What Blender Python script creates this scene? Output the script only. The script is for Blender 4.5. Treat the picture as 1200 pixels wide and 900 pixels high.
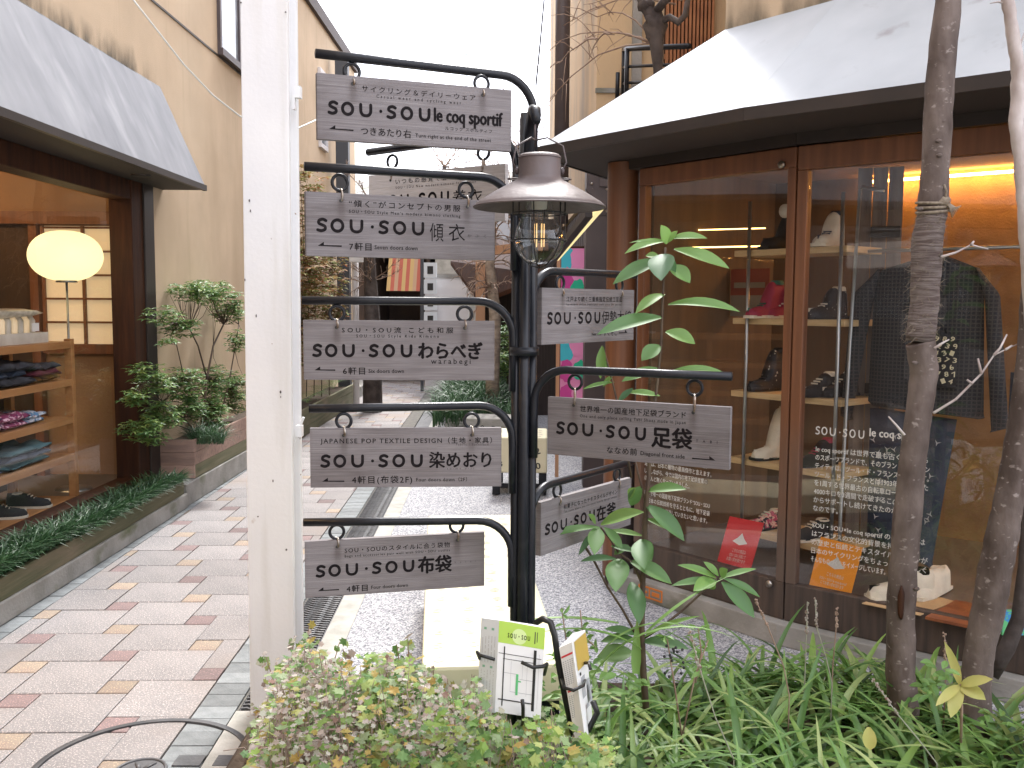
import bpy, math, random
from math import sin, cos, pi, radians, sqrt
from mathutils import Vector, Matrix, noise
random.seed(7)
for o in list(bpy.data.objects): bpy.data.objects.remove(o)
SC = bpy.context.scene
COL = SC.collection

# ------------------------------------------------------------------ camera
FPX, PITCH, ROLL, EYE = 1100.0, radians(4.95), math.asin(.0055), Vector((0, 0, 1.5))
_F = Vector((0, cos(PITCH), -sin(PITCH)))
_R0, _U0 = Vector((1, 0, 0)), Vector((0, sin(PITCH), cos(PITCH)))
_R = _R0 * cos(ROLL) + _U0 * sin(ROLL)
_U = _U0 * cos(ROLL) - _R0 * sin(ROLL)
cam = bpy.data.cameras.new('camera')
cam.sensor_fit = 'HORIZONTAL'; cam.sensor_width = 36; cam.lens = 36 * FPX / 1200
cam.clip_start = .05; cam.clip_end = 400
co = bpy.data.objects.new('camera', cam); COL.objects.link(co)
co.matrix_world = Matrix(((_R.x, _U.x, -_F.x, 0), (_R.y, _U.y, -_F.y, 0), (_R.z, _U.z, -_F.z, 1.5), (0, 0, 0, 1)))
SC.camera = co

def _ray(u, v): return _F + _R * ((u - 600) / FPX) + _U * ((450 - v) / FPX)
def at(u, v, Y):
    "surveyed point: photo position (u, v) at the known distance Y along the alley"
    d = _ray(u, v); return EYE + d * (Y / d.y)
def gz(u, v, z=0):
    d = _ray(u, v); return EYE + d * ((z - 1.5) / d.z)

# ------------------------------------------------------------------ world, sun, exposure
W = bpy.data.worlds.new("World"); SC.world = W; W.use_nodes = True
nt = W.node_tree; nt.nodes.clear()
sky = nt.nodes.new('ShaderNodeTexSky'); sky.sky_type = 'NISHITA'; sky.sun_disc = False
SUN_EL, SUN_AZ = radians(55), radians(8)      # high, ahead of the camera and a little to the right
sky.sun_elevation = SUN_EL; sky.sun_rotation = SUN_AZ; sky.air_density = 1.0; sky.dust_density = 3.0
mx = nt.nodes.new('ShaderNodeMixRGB'); mx.inputs[0].default_value = .8; mx.inputs[2].default_value = (9.3, 9.4, 10.3, 1)
bg = nt.nodes.new('ShaderNodeBackground'); bg.inputs[1].default_value = .13
ow = nt.nodes.new('ShaderNodeOutputWorld')
nt.links.new(sky.outputs[0], mx.inputs[1]); nt.links.new(mx.outputs[0], bg.inputs[0]); nt.links.new(bg.outputs[0], ow.inputs[0])
sl = bpy.data.lights.new('sun', 'SUN'); sl.energy = 2.0; sl.angle = radians(14); sl.color = (1, .975, .94)
so = bpy.data.objects.new('sun', sl); COL.objects.link(so)
sd = Vector((sin(SUN_AZ) * cos(SUN_EL), cos(SUN_AZ) * cos(SUN_EL), sin(SUN_EL)))
so.rotation_euler = (-sd).to_track_quat('-Z', 'Y').to_euler(); so.location = (0, 0, 12)
SC.view_settings.view_transform = 'Standard'; SC.view_settings.look = 'None'
SC.view_settings.exposure = 1.57; SC.view_settings.gamma = 1
SC.cycles.max_bounces = 8; SC.cycles.transparent_max_bounces = 16
SC.cycles.use_denoising = True

# ------------------------------------------------------------------ helpers
class MB:
    def __init__(s): s.v = []; s.f = []; s.mi = []; s.m = 0; s.M = None
    def add(s, vs, fs):
        n = len(s.v)
        if s.M is not None: vs = [s.M @ Vector(p) for p in vs]
        s.v += [tuple(p) for p in vs]
        for f in fs: s.f.append(tuple(i + n for i in f)); s.mi.append(s.m)
        return s
    def hexa(s, b, t):
        "b, t: four points bottom and top, same winding"
        return s.add(list(b) + list(t), [(3, 2, 1, 0), (4, 5, 6, 7), (0, 1, 5, 4), (1, 2, 6, 5), (2, 3, 7, 6), (3, 0, 4, 7)])
    def box(s, x0, y0, z0, x1, y1, z1, bev=0):
        if x1 < x0: x0, x1 = x1, x0
        if y1 < y0: y0, y1 = y1, y0
        if z1 < z0: z0, z1 = z1, z0
        return s.hexa([(x0, y0, z0), (x1, y0, z0), (x1, y1, z0), (x0, y1, z0)], [(x0, y0, z1), (x1, y0, z1), (x1, y1, z1), (x0, y1, z1)])
    def prism(s, poly, z0, z1):
        n = len(poly)
        return s.add([(x, y, z0) for x, y in poly] + [(x, y, z1) for x, y in poly],
                     [tuple(range(n - 1, -1, -1)), tuple(range(n, 2 * n))] + [(i, (i + 1) % n, (i + 1) % n + n, i + n) for i in range(n)])
    def wall(s, p, q, z0, z1, t):
        "vertical slab from p to q (xy), thickness t to the left of p->q"
        p, q = Vector(p[:2]), Vector(q[:2]); d = (q - p).normalized(); n = Vector((-d.y, d.x)) * t
        return s.prism([p, q, q + n, p + n] if t > 0 else [p, p + n, q + n, q], z0, z1)
    def beam(s, p, q, w, h, up=(0, 0, 1)):
        p, q = Vector(p), Vector(q); d = (q - p).normalized(); up = Vector(up)
        a = d.cross(up).normalized() * (w / 2); b = a.cross(d).normalized() * (h / 2)
        return s.hexa([p - a - b, p + a - b, p + a + b, p - a + b], [q - a - b, q + a - b, q + a + b, q - a + b])
    def tube(s, pts, rs, n=8, cap=True):
        pts = [Vector(p) for p in pts]
        if not hasattr(rs, '__len__'): rs = [rs] * len(pts)
        vs = []; fs = []; a = None
        for i, p in enumerate(pts):
            d = (pts[min(i + 1, len(pts) - 1)] - pts[max(i - 1, 0)])
            d = d.normalized() if d.length > 1e-9 else Vector((0, 0, 1))
            if a is None: a = d.orthogonal().normalized()
            else:
                a = a - d * a.dot(d)
                a = a.normalized() if a.length > 1e-6 else d.orthogonal().normalized()
            b = d.cross(a)
            for k in range(n):
                t = 2 * pi * k / n; vs.append(p + (a * cos(t) + b * sin(t)) * rs[i])
        for i in range(len(pts) - 1):
            for k in range(n):
                k2 = (k + 1) % n; fs.append((i * n + k, i * n + k2, (i + 1) * n + k2, (i + 1) * n + k))
        if cap: fs.append(tuple(range(n - 1, -1, -1))); fs.append(tuple((len(pts) - 1) * n + k for k in range(n)))
        return s.add(vs, fs)
    def lathe(s, c, prof, n=32, ax='z'):
        c = Vector(c); vs = []; fs = []
        for r, z in prof:
            for k in range(n):
                t = 2 * pi * k / n
                vs.append(c + (Vector((r * cos(t), r * sin(t), z)) if ax == 'z' else Vector((r * cos(t), z, r * sin(t)))))
        for i in range(len(prof) - 1):
            for k in range(n):
                k2 = (k + 1) % n; fs.append((i * n + k, i * n + k2, (i + 1) * n + k2, (i + 1) * n + k))
        return s.add(vs, fs)
    def torus(s, c, R, r, X, Y, n=20, m=6):
        c, X, Y = Vector(c), Vector(X).normalized(), Vector(Y).normalized(); Z = X.cross(Y); vs = []; fs = []
        for i in range(n):
            t = 2 * pi * i / n; e = X * cos(t) + Y * sin(t)
            for k in range(m):
                u = 2 * pi * k / m; vs.append(c + e * (R + r * cos(u)) + Z * (r * sin(u)))
        for i in range(n):
            for k in range(m): fs.append((i * m + k, ((i + 1) % n) * m + k, ((i + 1) % n) * m + (k + 1) % m, i * m + (k + 1) % m))
        return s.add(vs, fs)
    def ball(s, c, rx, ry, rz, n=12, m=8, jit=0, sd=0):
        vs = []; fs = []
        for i in range(m + 1):
            t = pi * i / m
            for k in range(n):
                u = 2 * pi * k / n; p = Vector((sin(t) * cos(u), sin(t) * sin(u), cos(t)))
                q = 1 + (jit * noise.noise(p * 1.7 + Vector((sd, sd * .7, 0))) if jit else 0)
                vs.append((c[0] + rx * p.x * q, c[1] + ry * p.y * q, c[2] + rz * p.z * q))
        for i in range(m):
            for k in range(n): fs.append((i * n + k, (i + 1) * n + k, (i + 1) * n + (k + 1) % n, i * n + (k + 1) % n))
        return s.add(vs, fs)
    def build(s, name, mat, parent=None, smooth=False, bevel=0):
        me = bpy.data.meshes.new(name); me.from_pydata(s.v, [], s.f)
        for m in (mat if isinstance(mat, (list, tuple)) else [mat]): me.materials.append(m)
        if isinstance(mat, (list, tuple)): me.polygons.foreach_set('material_index', s.mi)
        if smooth: me.polygons.foreach_set('use_smooth', [True] * len(me.polygons))
        me.update(); o = bpy.data.objects.new(name, me); COL.objects.link(o)
        if parent is not None: own(o, parent)
        if bevel:
            b = o.modifiers.new('b', 'BEVEL'); b.width = bevel; b.segments = 2; b.limit_method = 'ANGLE'
        return o

def own(o, parent):
    M = Matrix.Identity(4); q = parent
    while q is not None:
        M = Matrix.Translation(q.location) @ M if q.parent is None else M
        q = q.parent
    o.parent = parent; o.matrix_parent_inverse = M.inverted() if parent.parent is None else Matrix.Identity(4)

def thing(name, label, cat, loc=(0, 0, 0), group=None):
    o = bpy.data.objects.new(name, None); COL.objects.link(o); o.location = loc
    o['label'] = label; o['category'] = cat
    if group: o['group'] = group
    return o
def tag(o, label, cat, group=None):
    o['label'] = label; o['category'] = cat
    if group: o['group'] = group
    return o
def setting(o, label=None):
    o['kind'] = 'structure'
    if label: o['label'] = label
    return o
def stuff(o, label=None, cat=None):
    o['kind'] = 'stuff'
    if label: o['label'] = label; o['category'] = cat
    return o
def dup(o, label=None, dx=(0, 0, 0), parent=None):
    c = o.copy(); COL.objects.link(c)
    if parent is not None: c.parent = parent
    else: c.location = o.location + Vector(dx)
    if label: c['label'] = label
    for ch in list(o.children): dup(ch, None, parent=c)
    return c

# ------------------------------------------------------------------ materials
def pm(name, col, rough=.7, col2=None, ns=8, stretch=(1, 1, 1), nd=4, contrast=(.35, .65), bump=0, bs=40, metal=0, rnd=0, island=None,
       transl=0, spec=.5, emit=None, coat=0, extra=None, bstretch=None):
    m = bpy.data.materials.new(name); m.use_nodes = True; N = m.node_tree.nodes; L = m.node_tree.links
    b = N['Principled BSDF']; b.inputs['Roughness'].default_value = rough; b.inputs['Metallic'].default_value = metal
    b.inputs['Specular IOR Level'].default_value = spec; b.inputs['Coat Weight'].default_value = coat
    tc = N.new('ShaderNodeTexCoord'); mp = N.new('ShaderNodeMapping'); mp.inputs['Scale'].default_value = stretch
    L.new(tc.outputs['Object'], mp.inputs[0]); src = None
    def col_of(c):
        r = N.new('ShaderNodeRGB'); r.outputs[0].default_value = (*c, 1); return r.outputs[0]
    if island:
        g = N.new('ShaderNodeNewGeometry'); cr = N.new('ShaderNodeValToRGB'); el = cr.color_ramp.elements
        while len(el) < len(island): el.new(.5)
        for i, (p_, c) in enumerate(island): el[i].position = p_; el[i].color = (*c, 1)
        L.new(g.outputs['Random Per Island'], cr.inputs[0]); src = cr.outputs[0]
    else: src = col_of(col)
    if col2:
        nz = N.new('ShaderNodeTexNoise'); nz.inputs['Scale'].default_value = ns; nz.inputs['Detail'].default_value = nd
        L.new(mp.outputs[0], nz.inputs['Vector']); rr = N.new('ShaderNodeMapRange')
        rr.inputs[1].default_value, rr.inputs[2].default_value = contrast; L.new(nz.outputs[0], rr.inputs[0])
        mm = N.new('ShaderNodeMixRGB'); L.new(rr.outputs[0], mm.inputs[0]); L.new(src, mm.inputs[1]); mm.inputs[2].default_value = (*col2, 1); src = mm.outputs[0]
    if extra:
        for (c, sc, lo, hi, st) in extra:
            nz = N.new('ShaderNodeTexNoise'); nz.inputs['Scale'].default_value = sc; nz.inputs['Detail'].default_value = 5
            mq = N.new('ShaderNodeMapping'); mq.inputs['Scale'].default_value = st; mq.inputs['Location'].default_value = (3.1, 1.7, 5.3)
            L.new(tc.outputs['Object'], mq.inputs[0]); L.new(mq.outputs[0], nz.inputs['Vector'])
            rr = N.new('ShaderNodeMapRange'); rr.inputs[1].default_value = lo; rr.inputs[2].default_value = hi; L.new(nz.outputs[0], rr.inputs[0])
            mm = N.new('ShaderNodeMixRGB'); L.new(rr.outputs[0], mm.inputs[0]); L.new(src, mm.inputs[1]); mm.inputs[2].default_value = (*c, 1); src = mm.outputs[0]
    if rnd:
        oi = N.new('ShaderNodeObjectInfo'); hs = N.new('ShaderNodeHueSaturation'); rr = N.new('ShaderNodeMapRange')
        rr.inputs[3].default_value = 1 - rnd; rr.inputs[4].default_value = 1 + rnd; L.new(oi.outputs['Random'], rr.inputs[0])
        L.new(rr.outputs[0], hs.inputs['Value']); L.new(src, hs.inputs['Color']); src = hs.outputs[0]
    L.new(src, b.inputs['Base Color'])
    if bump:
        bz = N.new('ShaderNodeTexNoise'); bz.inputs['Scale'].default_value = bs; bz.inputs['Detail'].default_value = 5
        if bstretch:
            mp2 = N.new('ShaderNodeMapping'); mp2.inputs['Scale'].default_value = bstretch; L.new(tc.outputs['Object'], mp2.inputs[0]); L.new(mp2.outputs[0], bz.inputs['Vector'])
        else: L.new(mp.outputs[0], bz.inputs['Vector'])
        bn = N.new('ShaderNodeBump'); bn.inputs['Strength'].default_value = bump; bn.inputs['Distance'].default_value = .01
        L.new(bz.outputs[0], bn.inputs['Height']); L.new(bn.outputs[0], b.inputs['Normal'])
    if emit: b.inputs['Emission Color'].default_value = (*emit[0], 1); b.inputs['Emission Strength'].default_value = emit[1]
    if transl:
        t = N.new('ShaderNodeBsdfTranslucent'); L.new(src, t.inputs[0]); mxs = N.new('ShaderNodeMixShader'); mxs.inputs[0].default_value = transl
        L.new(b.outputs[0], mxs.inputs[1]); L.new(t.outputs[0], mxs.inputs[2]); L.new(mxs.outputs[0], N['Material Output'].inputs[0])
    return m

def glass_mat(name, lo=.03, hi=.75, pw=4, tint=(1, 1, 1)):
    m = bpy.data.materials.new(name); m.use_nodes = True; N = m.node_tree.nodes; L = m.node_tree.links; N.remove(N['Principled BSDF'])
    t = N.new('ShaderNodeBsdfTransparent'); t.inputs[0].default_value = (*tint, 1)
    g = N.new('ShaderNodeBsdfGlossy'); g.inputs['Roughness'].default_value = .0
    lw = N.new('ShaderNodeLayerWeight'); lw.inputs[0].default_value = .5
    p = N.new('ShaderNodeMath'); p.operation = 'POWER'; p.inputs[1].default_value = pw; L.new(lw.outputs['Facing'], p.inputs[0])
    r = N.new('ShaderNodeMapRange'); r.inputs[3].default_value = lo; r.inputs[4].default_value = hi; L.new(p.outputs[0], r.inputs[0])
    x = N.new('ShaderNodeMixShader'); L.new(r.outputs[0], x.inputs[0]); L.new(t.outputs[0], x.inputs[1]); L.new(g.outputs[0], x.inputs[2])
    L.new(x.outputs[0], N['Material Output'].inputs[0]); return m

M = {}
M['stucco'] = pm('stucco', (.58, .445, .305), .9, (.51, .39, .265), 2.2, bump=.35, bs=180, extra=[((.40, .29, .18), 1.2, .55, .8, (1, 1, .25)), ((.46, .35, .23), 5, .6, .78, (1.5, 1.5, .12)), ((.66, .53, .38), .7, .5, .8, (1, 1, 1))])
M['stucco_dirty'] = pm('stucco_dirty', (.56, .41, .25), .9, (.33, .27, .21), 1.6, (1, 1, .35), contrast=(.45, .68), bump=.3, bs=90, extra=[((.15, .13, .11), 2.3, .6, .8, (1, 1, .3))])
M['grime'] = pm('grime', (.16, .15, .12), .95, (.35, .30, .2), 16, (1, 1, .5), contrast=(.4, .6))
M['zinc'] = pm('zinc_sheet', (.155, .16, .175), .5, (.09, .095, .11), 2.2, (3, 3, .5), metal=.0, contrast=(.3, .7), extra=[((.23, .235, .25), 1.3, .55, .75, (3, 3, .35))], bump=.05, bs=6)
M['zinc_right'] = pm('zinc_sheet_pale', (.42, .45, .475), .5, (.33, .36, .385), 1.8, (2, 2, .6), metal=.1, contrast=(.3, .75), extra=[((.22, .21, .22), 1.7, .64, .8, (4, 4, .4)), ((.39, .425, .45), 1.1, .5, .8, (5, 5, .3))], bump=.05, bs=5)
M['brown_metal'] = pm('brown_painted_metal', (.022, .016, .014), .5, (.032, .022, .018), 5, bump=.05, bs=90)
M['soffit'] = pm('soffit_board', (.035, .024, .02), .7, (.035, .024, .02), 5)
M['dark_wood'] = pm('dark_wood', (.060, .022, .010), .6, (.03, .012, .007), 5, (6, 6, .5), bump=.12, bs=30, spec=.2)
M['red_wood'] = pm('red_stained_wood', (.20, .078, .034), .45, (.12, .047, .022), 4, (9, 9, .4), contrast=(.3, .75), bump=.1, bs=24, extra=[((.07, .06, .055), 1.6, .62, .8, (3, 3, .8))])
M['red_wood_worn'] = pm('worn_grey_brown_wood', (.085, .06, .047), .6, (.045, .034, .03), 5, (8, 8, .5), bump=.2, bs=30)
M['siding'] = pm('dark_siding', (.06, .04, .036), .7, (.035, .024, .022), 5, (10, 10, .5), bump=.2, bs=30, rnd=.25)
M['steel_brown'] = pm('brown_steel', (.085, .065, .065), .5, (.065, .05, .052), 3)
M['black_steel'] = pm('black_painted_steel', (.009, .0105, .015), .33, (.02, .021, .025), 30, contrast=(.55, .75), bump=.06, bs=120, spec=.35)
M['blackmetal'] = pm('black_wire', (.012, .012, .013), .4, spec=.5)
M['silver'] = pm('galvanised_hook', (.45, .43, .40), .35, (.22, .15, .1), 60, metal=.9)
M['white_post'] = pm('white_painted_steel', (.80, .80, .80), .45, (.74, .74, .75), 3, bump=.08, bs=70, extra=[((.66, .65, .62), 2.2, .52, .75, (6, 6, .5)), ((.14, .075, .04), 17, .72, .74, (1, 1, 1)), ((.45, .36, .28), 9, .70, .78, (1, 1, 1)), ((.3, .2, .14), 42, .735, .75, (1, 1, 1))])
M['board'] = pm('weathered_sign_board', (.152, .137, .141), .75, (.205, .189, .193), 5, (1, 1, 26), contrast=(.3, .7), bump=.3, bs=9, bstretch=(1, 1, 110), rnd=.12,
                extra=[((.105, .088, .086), 3.2, .55, .75, (1, 1, 1.6)), ((.27, .25, .25), 5, .5, .8, (1.2, 1.2, 110)), ((.10, .085, .085), 4, .62, .8, (1, 1, 90))])
M['ink'] = pm('sign_ink', (.009, .007, .008), .8, (.022, .018, .019), 60, contrast=(.5, .8), spec=.15)
M['ink_faint'] = pm('faded_sign_ink', (.05, .042, .044), .7)
M['concrete'] = pm('concrete', (.33, .32, .30), .9, (.23, .225, .205), 6, bump=.3, bs=60, extra=[((.12, .13, .075), 3, .55, .72, (1, 1, 2))])
M['concrete_pale'] = pm('concrete_pale', (.42, .41, .38), .9, (.3, .3, .27), 9, bump=.3, bs=80)
M['granite'] = pm('granite', (.222, .208, .204), .75, (.162, .155, .155), 3, contrast=(.3, .7), bump=.2, bs=160, rnd=.14, extra=[((.42, .37, .35), 170, .55, .62, (1, 1, 1)), ((.17, .145, .14), 130, .62, .68, (1, 1, 1)), ((.23, .19, .165), 1.1, .52, .7, (1, 1, 1))])
M['granite_red'] = pm('granite_red', (.165, .115, .112), .75, (.14, .10, .098), 14, bump=.2, bs=160, rnd=.2, extra=[((.36, .22, .2), 150, .58, .64, (1, 1, 1))])
M['granite_yellow'] = pm('granite_yellow', (.25, .205, .155), .75, (.225, .17, .135), 10, bump=.2, bs=160, rnd=.18, extra=[((.5, .38, .25), 150, .58, .64, (1, 1, 1))])
M['setts'] = pm('grey_setts', (.20, .215, .22), .8, (.15, .165, .17), 20, bump=.3, bs=110, rnd=.22)
M['joint'] = pm('joint_mortar', (.10, .095, .09), .95, (.16, .15, .13), 30)
M['soil'] = pm('soil', (.045, .032, .022), 1, (.08, .058, .04), 14, bump=.8, bs=40)
M['plastic'] = pm('black_grate', (.05, .053, .058), .5, (.09, .09, .095), 12, bump=.2, bs=60)
def gravel():
    m = pm('washed_gravel', (.3, .3, .3), .85); N = m.node_tree.nodes; L = m.node_tree.links; b = N['Principled BSDF']
    tc = N.new('ShaderNodeTexCoord'); v = N.new('ShaderNodeTexVoronoi'); v.inputs['Scale'].default_value = 150; L.new(tc.outputs['Object'], v.inputs['Vector'])
    sp = N.new('ShaderNodeSeparateColor'); L.new(v.outputs['Color'], sp.inputs[0]); cr = N.new('ShaderNodeValToRGB'); e = cr.color_ramp.elements
    e[0].position = 0; e[0].color = (.10, .105, .125, 1); e[1].position = 1; e[1].color = (.60, .60, .61, 1)
    q = e.new(.4); q.color = (.26, .265, .29, 1); q = e.new(.7); q.color = (.42, .425, .44, 1)
    L.new(sp.outputs[0], cr.inputs[0]); L.new(cr.outputs[0], b.inputs['Base Color'])
    bn = N.new('ShaderNodeBump'); bn.inputs['Strength'].default_value = .6; bn.inputs['Distance'].default_value = .004; bn.invert = True
    L.new(v.outputs['Distance'], bn.inputs['Height']); L.new(bn.outputs[0], b.inputs['Normal']); return m
M['gravel'] = gravel()
M['glass'] = glass_mat('window_glass', .055, .5, 4)
M['bulb_glass'] = glass_mat('bulb_glass', .06, .9, 2.2, (.93, .95, .95))
def G(*cs): return [(i / max(1, len(cs) - 1) if len(cs) > 1 else 0, c) for i, c in enumerate(cs)]
M['strap'] = pm('strap_leaf', (.08, .15, .04), .42, island=G((.07, .16, .04), (.14, .28, .06), (.25, .39, .10), (.10, .22, .06), (.42, .50, .20), (.19, .33, .10), (.12, .24, .06), (.04, .09, .03)), transl=.35)
M['mum'] = pm('lobed_leaf', (.1, .2, .05), .6, island=G((.05, .13, .035), (.13, .26, .06), (.22, .34, .06), (.24, .34, .16), (.36, .42, .12), (.10, .22, .05), (.32, .38, .22), (.09, .19, .05), (.44, .30, .08), (.18, .30, .08)), transl=.3)
M['pale'] = pm('pale_dry_leaf', (.4, .36, .3), .8, island=G((.42, .37, .33), (.30, .23, .19), (.50, .47, .42), (.34, .36, .27), (.22, .13, .10), (.46, .43, .40)), transl=.25)
M['twig'] = pm('dry_twig', (.22, .14, .10), .8, (.34, .25, .19), 20)
M['broad'] = pm('broad_leaf', (.07, .16, .05), .52, island=G((.035, .095, .035), (.07, .17, .045), (.11, .22, .06), (.05, .13, .05), (.17, .29, .07)), transl=.28, spec=.6)
M['broad_bright'] = pm('broad_leaf_young', (.14, .27, .06), .5, island=G((.10, .22, .05), (.18, .32, .08), (.13, .26, .06)), transl=.35, spec=.6)  # brighter green leaf tone
M['yellow_leaf'] = pm('yellow_leaf', (.58, .54, .20), .5, (.46, .48, .14), 12, transl=.35)
M['shrub'] = pm('shrub_leaf', (.07, .15, .04), .45, island=G((.07, .17, .05), (.11, .23, .07), (.18, .30, .08), (.08, .17, .06), (.30, .38, .10), (.13, .25, .08)), transl=.3)
M['mondo'] = pm('mondo_blade', (.03, .07, .03), .45, island=G((.022, .06, .026), (.04, .10, .04), (.065, .14, .055), (.03, .08, .035)), transl=.2)
M['nandina'] = pm('nandina_leaf', (.2, .1, .04), .6, island=G((.46, .15, .07), (.2, .32, .08), (.50, .22, .12), (.18, .28, .09), (.48, .38, .2), (.34, .14, .08), (.26, .34, .12)), transl=.35)
M['bark'] = pm('bark', (.070, .050, .042), .9, (.165, .13, .115), 12, (1, 1, .5), bump=.6, bs=34, bstretch=(1, 1, .6), extra=[((.07, .045, .038), 13, .6, .72, (1, 1, .5)), ((.28, .24, .22), 40, .62, .72, (1, 1, 1.6))])
M['bark_wrap'] = pm('fibre_wrap', (.105, .075, .066), 1, (.24, .2, .185), 7, (2, 2, 28), bump=1, bs=14, bstretch=(3, 3, 30))
M['bark_pale'] = pm('bark_pale', (.55, .5, .48), .85, (.33, .27, .25), 14, (1, 1, .6), bump=.4, bs=40)
M['bark_dark'] = pm('bark_dark', (.04, .03, .028), .85, (.10, .08, .07), 9, bump=.8, bs=24)
M['bark_tan'] = pm('bark_tan', (.36, .29, .22), .9, (.2, .155, .12), 12, (1, 1, 2), bump=.5, bs=30)
M['stem'] = pm('plant_stem', (.06, .037, .028), .7, (.10, .07, .04), 20)
M['rope'] = pm('rope', (.27, .225, .17), .95, (.17, .135, .10), 80)
M['lamp'] = pm('lamp_enamel', (.075, .058, .056), .5, (.115, .09, .088), 8, bump=.12, bs=60, extra=[((.05, .036, .03), 5, .58, .75, (1, 1, 2))])
M['filament'] = pm('filament', (.9, .6, .3), .5, emit=((1, .62, .25), .35))
M['cream'] = pm('cream_cloth', (.70, .66, .47), .7, (.65, .60, .42), 3)
M['black_print'] = pm('black_print', (.02, .02, .02), .6)
M['grey_print'] = pm('overexposed_grey_print', (.46, .44, .35), .7)  # number print paled to paint in the overexposed bench tops
M['planter_wood'] = pm('pink_planter_wood', (.34, .225, .175), .8, (.24, .16, .13), 5, (1, 6, 6), bump=.3, bs=20, rnd=.15, extra=[((.14, .13, .07), 2.5, .58, .75, (1, 1, 2))])
M['planter_green'] = pm('mossy_planter_wood', (.16, .145, .085), .85, (.10, .105, .055), 6, (1, .3, 6), bump=.3, bs=20, rnd=.12, extra=[((.24, .19, .13), 2.6, .55, .75, (1, .5, 2))])
M['shop_wood'] = pm('honey_wood', (.42, .205, .075), .5, (.34, .155, .055), 5, (5, .5, 5), bump=.05)
M['pale_wood'] = pm('pale_shelf_wood', (.60, .44, .24), .5, (.52, .37, .19), 5, (2, 2, 20))
M['plaster_dark'] = pm('interior_panelling', (.16, .10, .055), .8, (.115, .075, .045), 3, (4, 4, .4), bump=.1, bs=40)
M['plaster'] = pm('interior_plaster', (.34, .20, .10), .9, (.28, .165, .085), 3, bump=.15, bs=70)
M['orange_wall'] = pm('ochre_interior_wall', (.36, .205, .085), .85, (.28, .155, .065), 9, bump=.3, bs=90)
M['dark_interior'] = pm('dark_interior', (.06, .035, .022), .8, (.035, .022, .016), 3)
M['shoji'] = pm('shoji_paper', (.66, .56, .42), .8, emit=((1, .72, .4), .12))
M['globe'] = pm('lit_globe', (.5, .42, .22), .5, emit=((1, .80, .38), .55))
M['led'] = pm('led_strip', (1, .8, .4), .5, emit=((1, .50, .12), 16))
M['led_thin'] = pm('led_thin_strip', (1, .8, .4), .5, emit=((1, .62, .2), 2.2))
M['tube_light'] = pm('ceiling_light', (1, .9, .6), .5, emit=((1, .62, .28), 9))
M['pipe'] = pm('dark_pipe', (.055, .06, .07), .5)
M['chrome'] = pm('brushed_tube', (.35, .37, .38), .3, metal=.8)
M['paper'] = pm('paper', (.78, .78, .78), .6)
M['paper_blue'] = pm('pale_blue_paper', (.66, .71, .75), .55)
M['lime'] = pm('lime_paper', (.42, .62, .10), .55)
M['mustard'] = pm('mustard_paper', (.52, .36, .08), .6)
M['red_card'] = pm('red_card', (.58, .035, .04), .5)
M['orange_card'] = pm('orange_card', (.80, .30, .03), .5)
M['white_print'] = pm('white_print', (.62, .62, .60), .6)
M['sage'] = pm('sage_print', (.2, .45, .33), .6)
M['green_print'] = pm('green_print', (.12, .5, .2), .6)
M['red_print'] = pm('red_print', (.6, .04, .05), .6)
M['grey_lines'] = pm('grey_print', (.4, .41, .43), .6)
M['cyan'] = pm('cyan_cloth', (.05, .42, .52), .8)
M['magenta'] = pm('magenta_cloth', (.50, .05, .26), .8)
M['pink'] = pm('pink_cloth', (.68, .24, .45), .8)
M['emerald'] = pm('emerald_cloth', (.02, .40, .24), .8)
M['off_white'] = pm('off_white', (.68, .65, .58), .7, (.55, .52, .45), 8)
M['black_cloth'] = pm('black_cloth', (.018, .018, .02), .85)
M['navy'] = pm('navy_cloth', (.025, .035, .06), .85, (.05, .06, .09), 12)
M['shoe_white'] = pm('canvas_white', (.66, .61, .50), .8, (.58, .53, .43), 14)
M['shoe_red'] = pm('canvas_crimson', (.26, .02, .055), .7)
M['shoe_green'] = pm('green_lining', (.03, .13, .10), .7)
M['yellow_strip'] = pm('yellow_strip', (.75, .6, .12), .5, emit=((1, .85, .45), .3))  # yellow beam paint given a faint glow, no lamp
M['wire'] = pm('cable_white', (.62, .62, .58), .5)
M['window_dark'] = pm('window_reflect', (.12, .14, .16), .1, (.5, .54, .58), 2, spec=.8)
M['white'] = pm('white_panel', (.72, .70, .70), .6, (.66, .64, .64), 5)
M['tan_post'] = pm('tan_post', (.46, .25, .14), .6)
M['orange_mark'] = pm('orange_mark', (.62, .19, .03), .6)
M['card'] = pm('kraft_card', (.50, .34, .18), .8)
M['floor_wood'] = pm('red_floor_wood', (.30, .10, .035), .5, (.2, .065, .03), 6, (3, 3, 1))
M['window_floor'] = pm('display_floor', (.12, .10, .085), .5, (.16, .13, .11), 4)
M['shutter_grey'] = pm('grey_shutter_wood', (.20, .165, .14), .8, (.14, .115, .10), 4, (8, 8, .5), bump=.2, bs=20)

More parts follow.
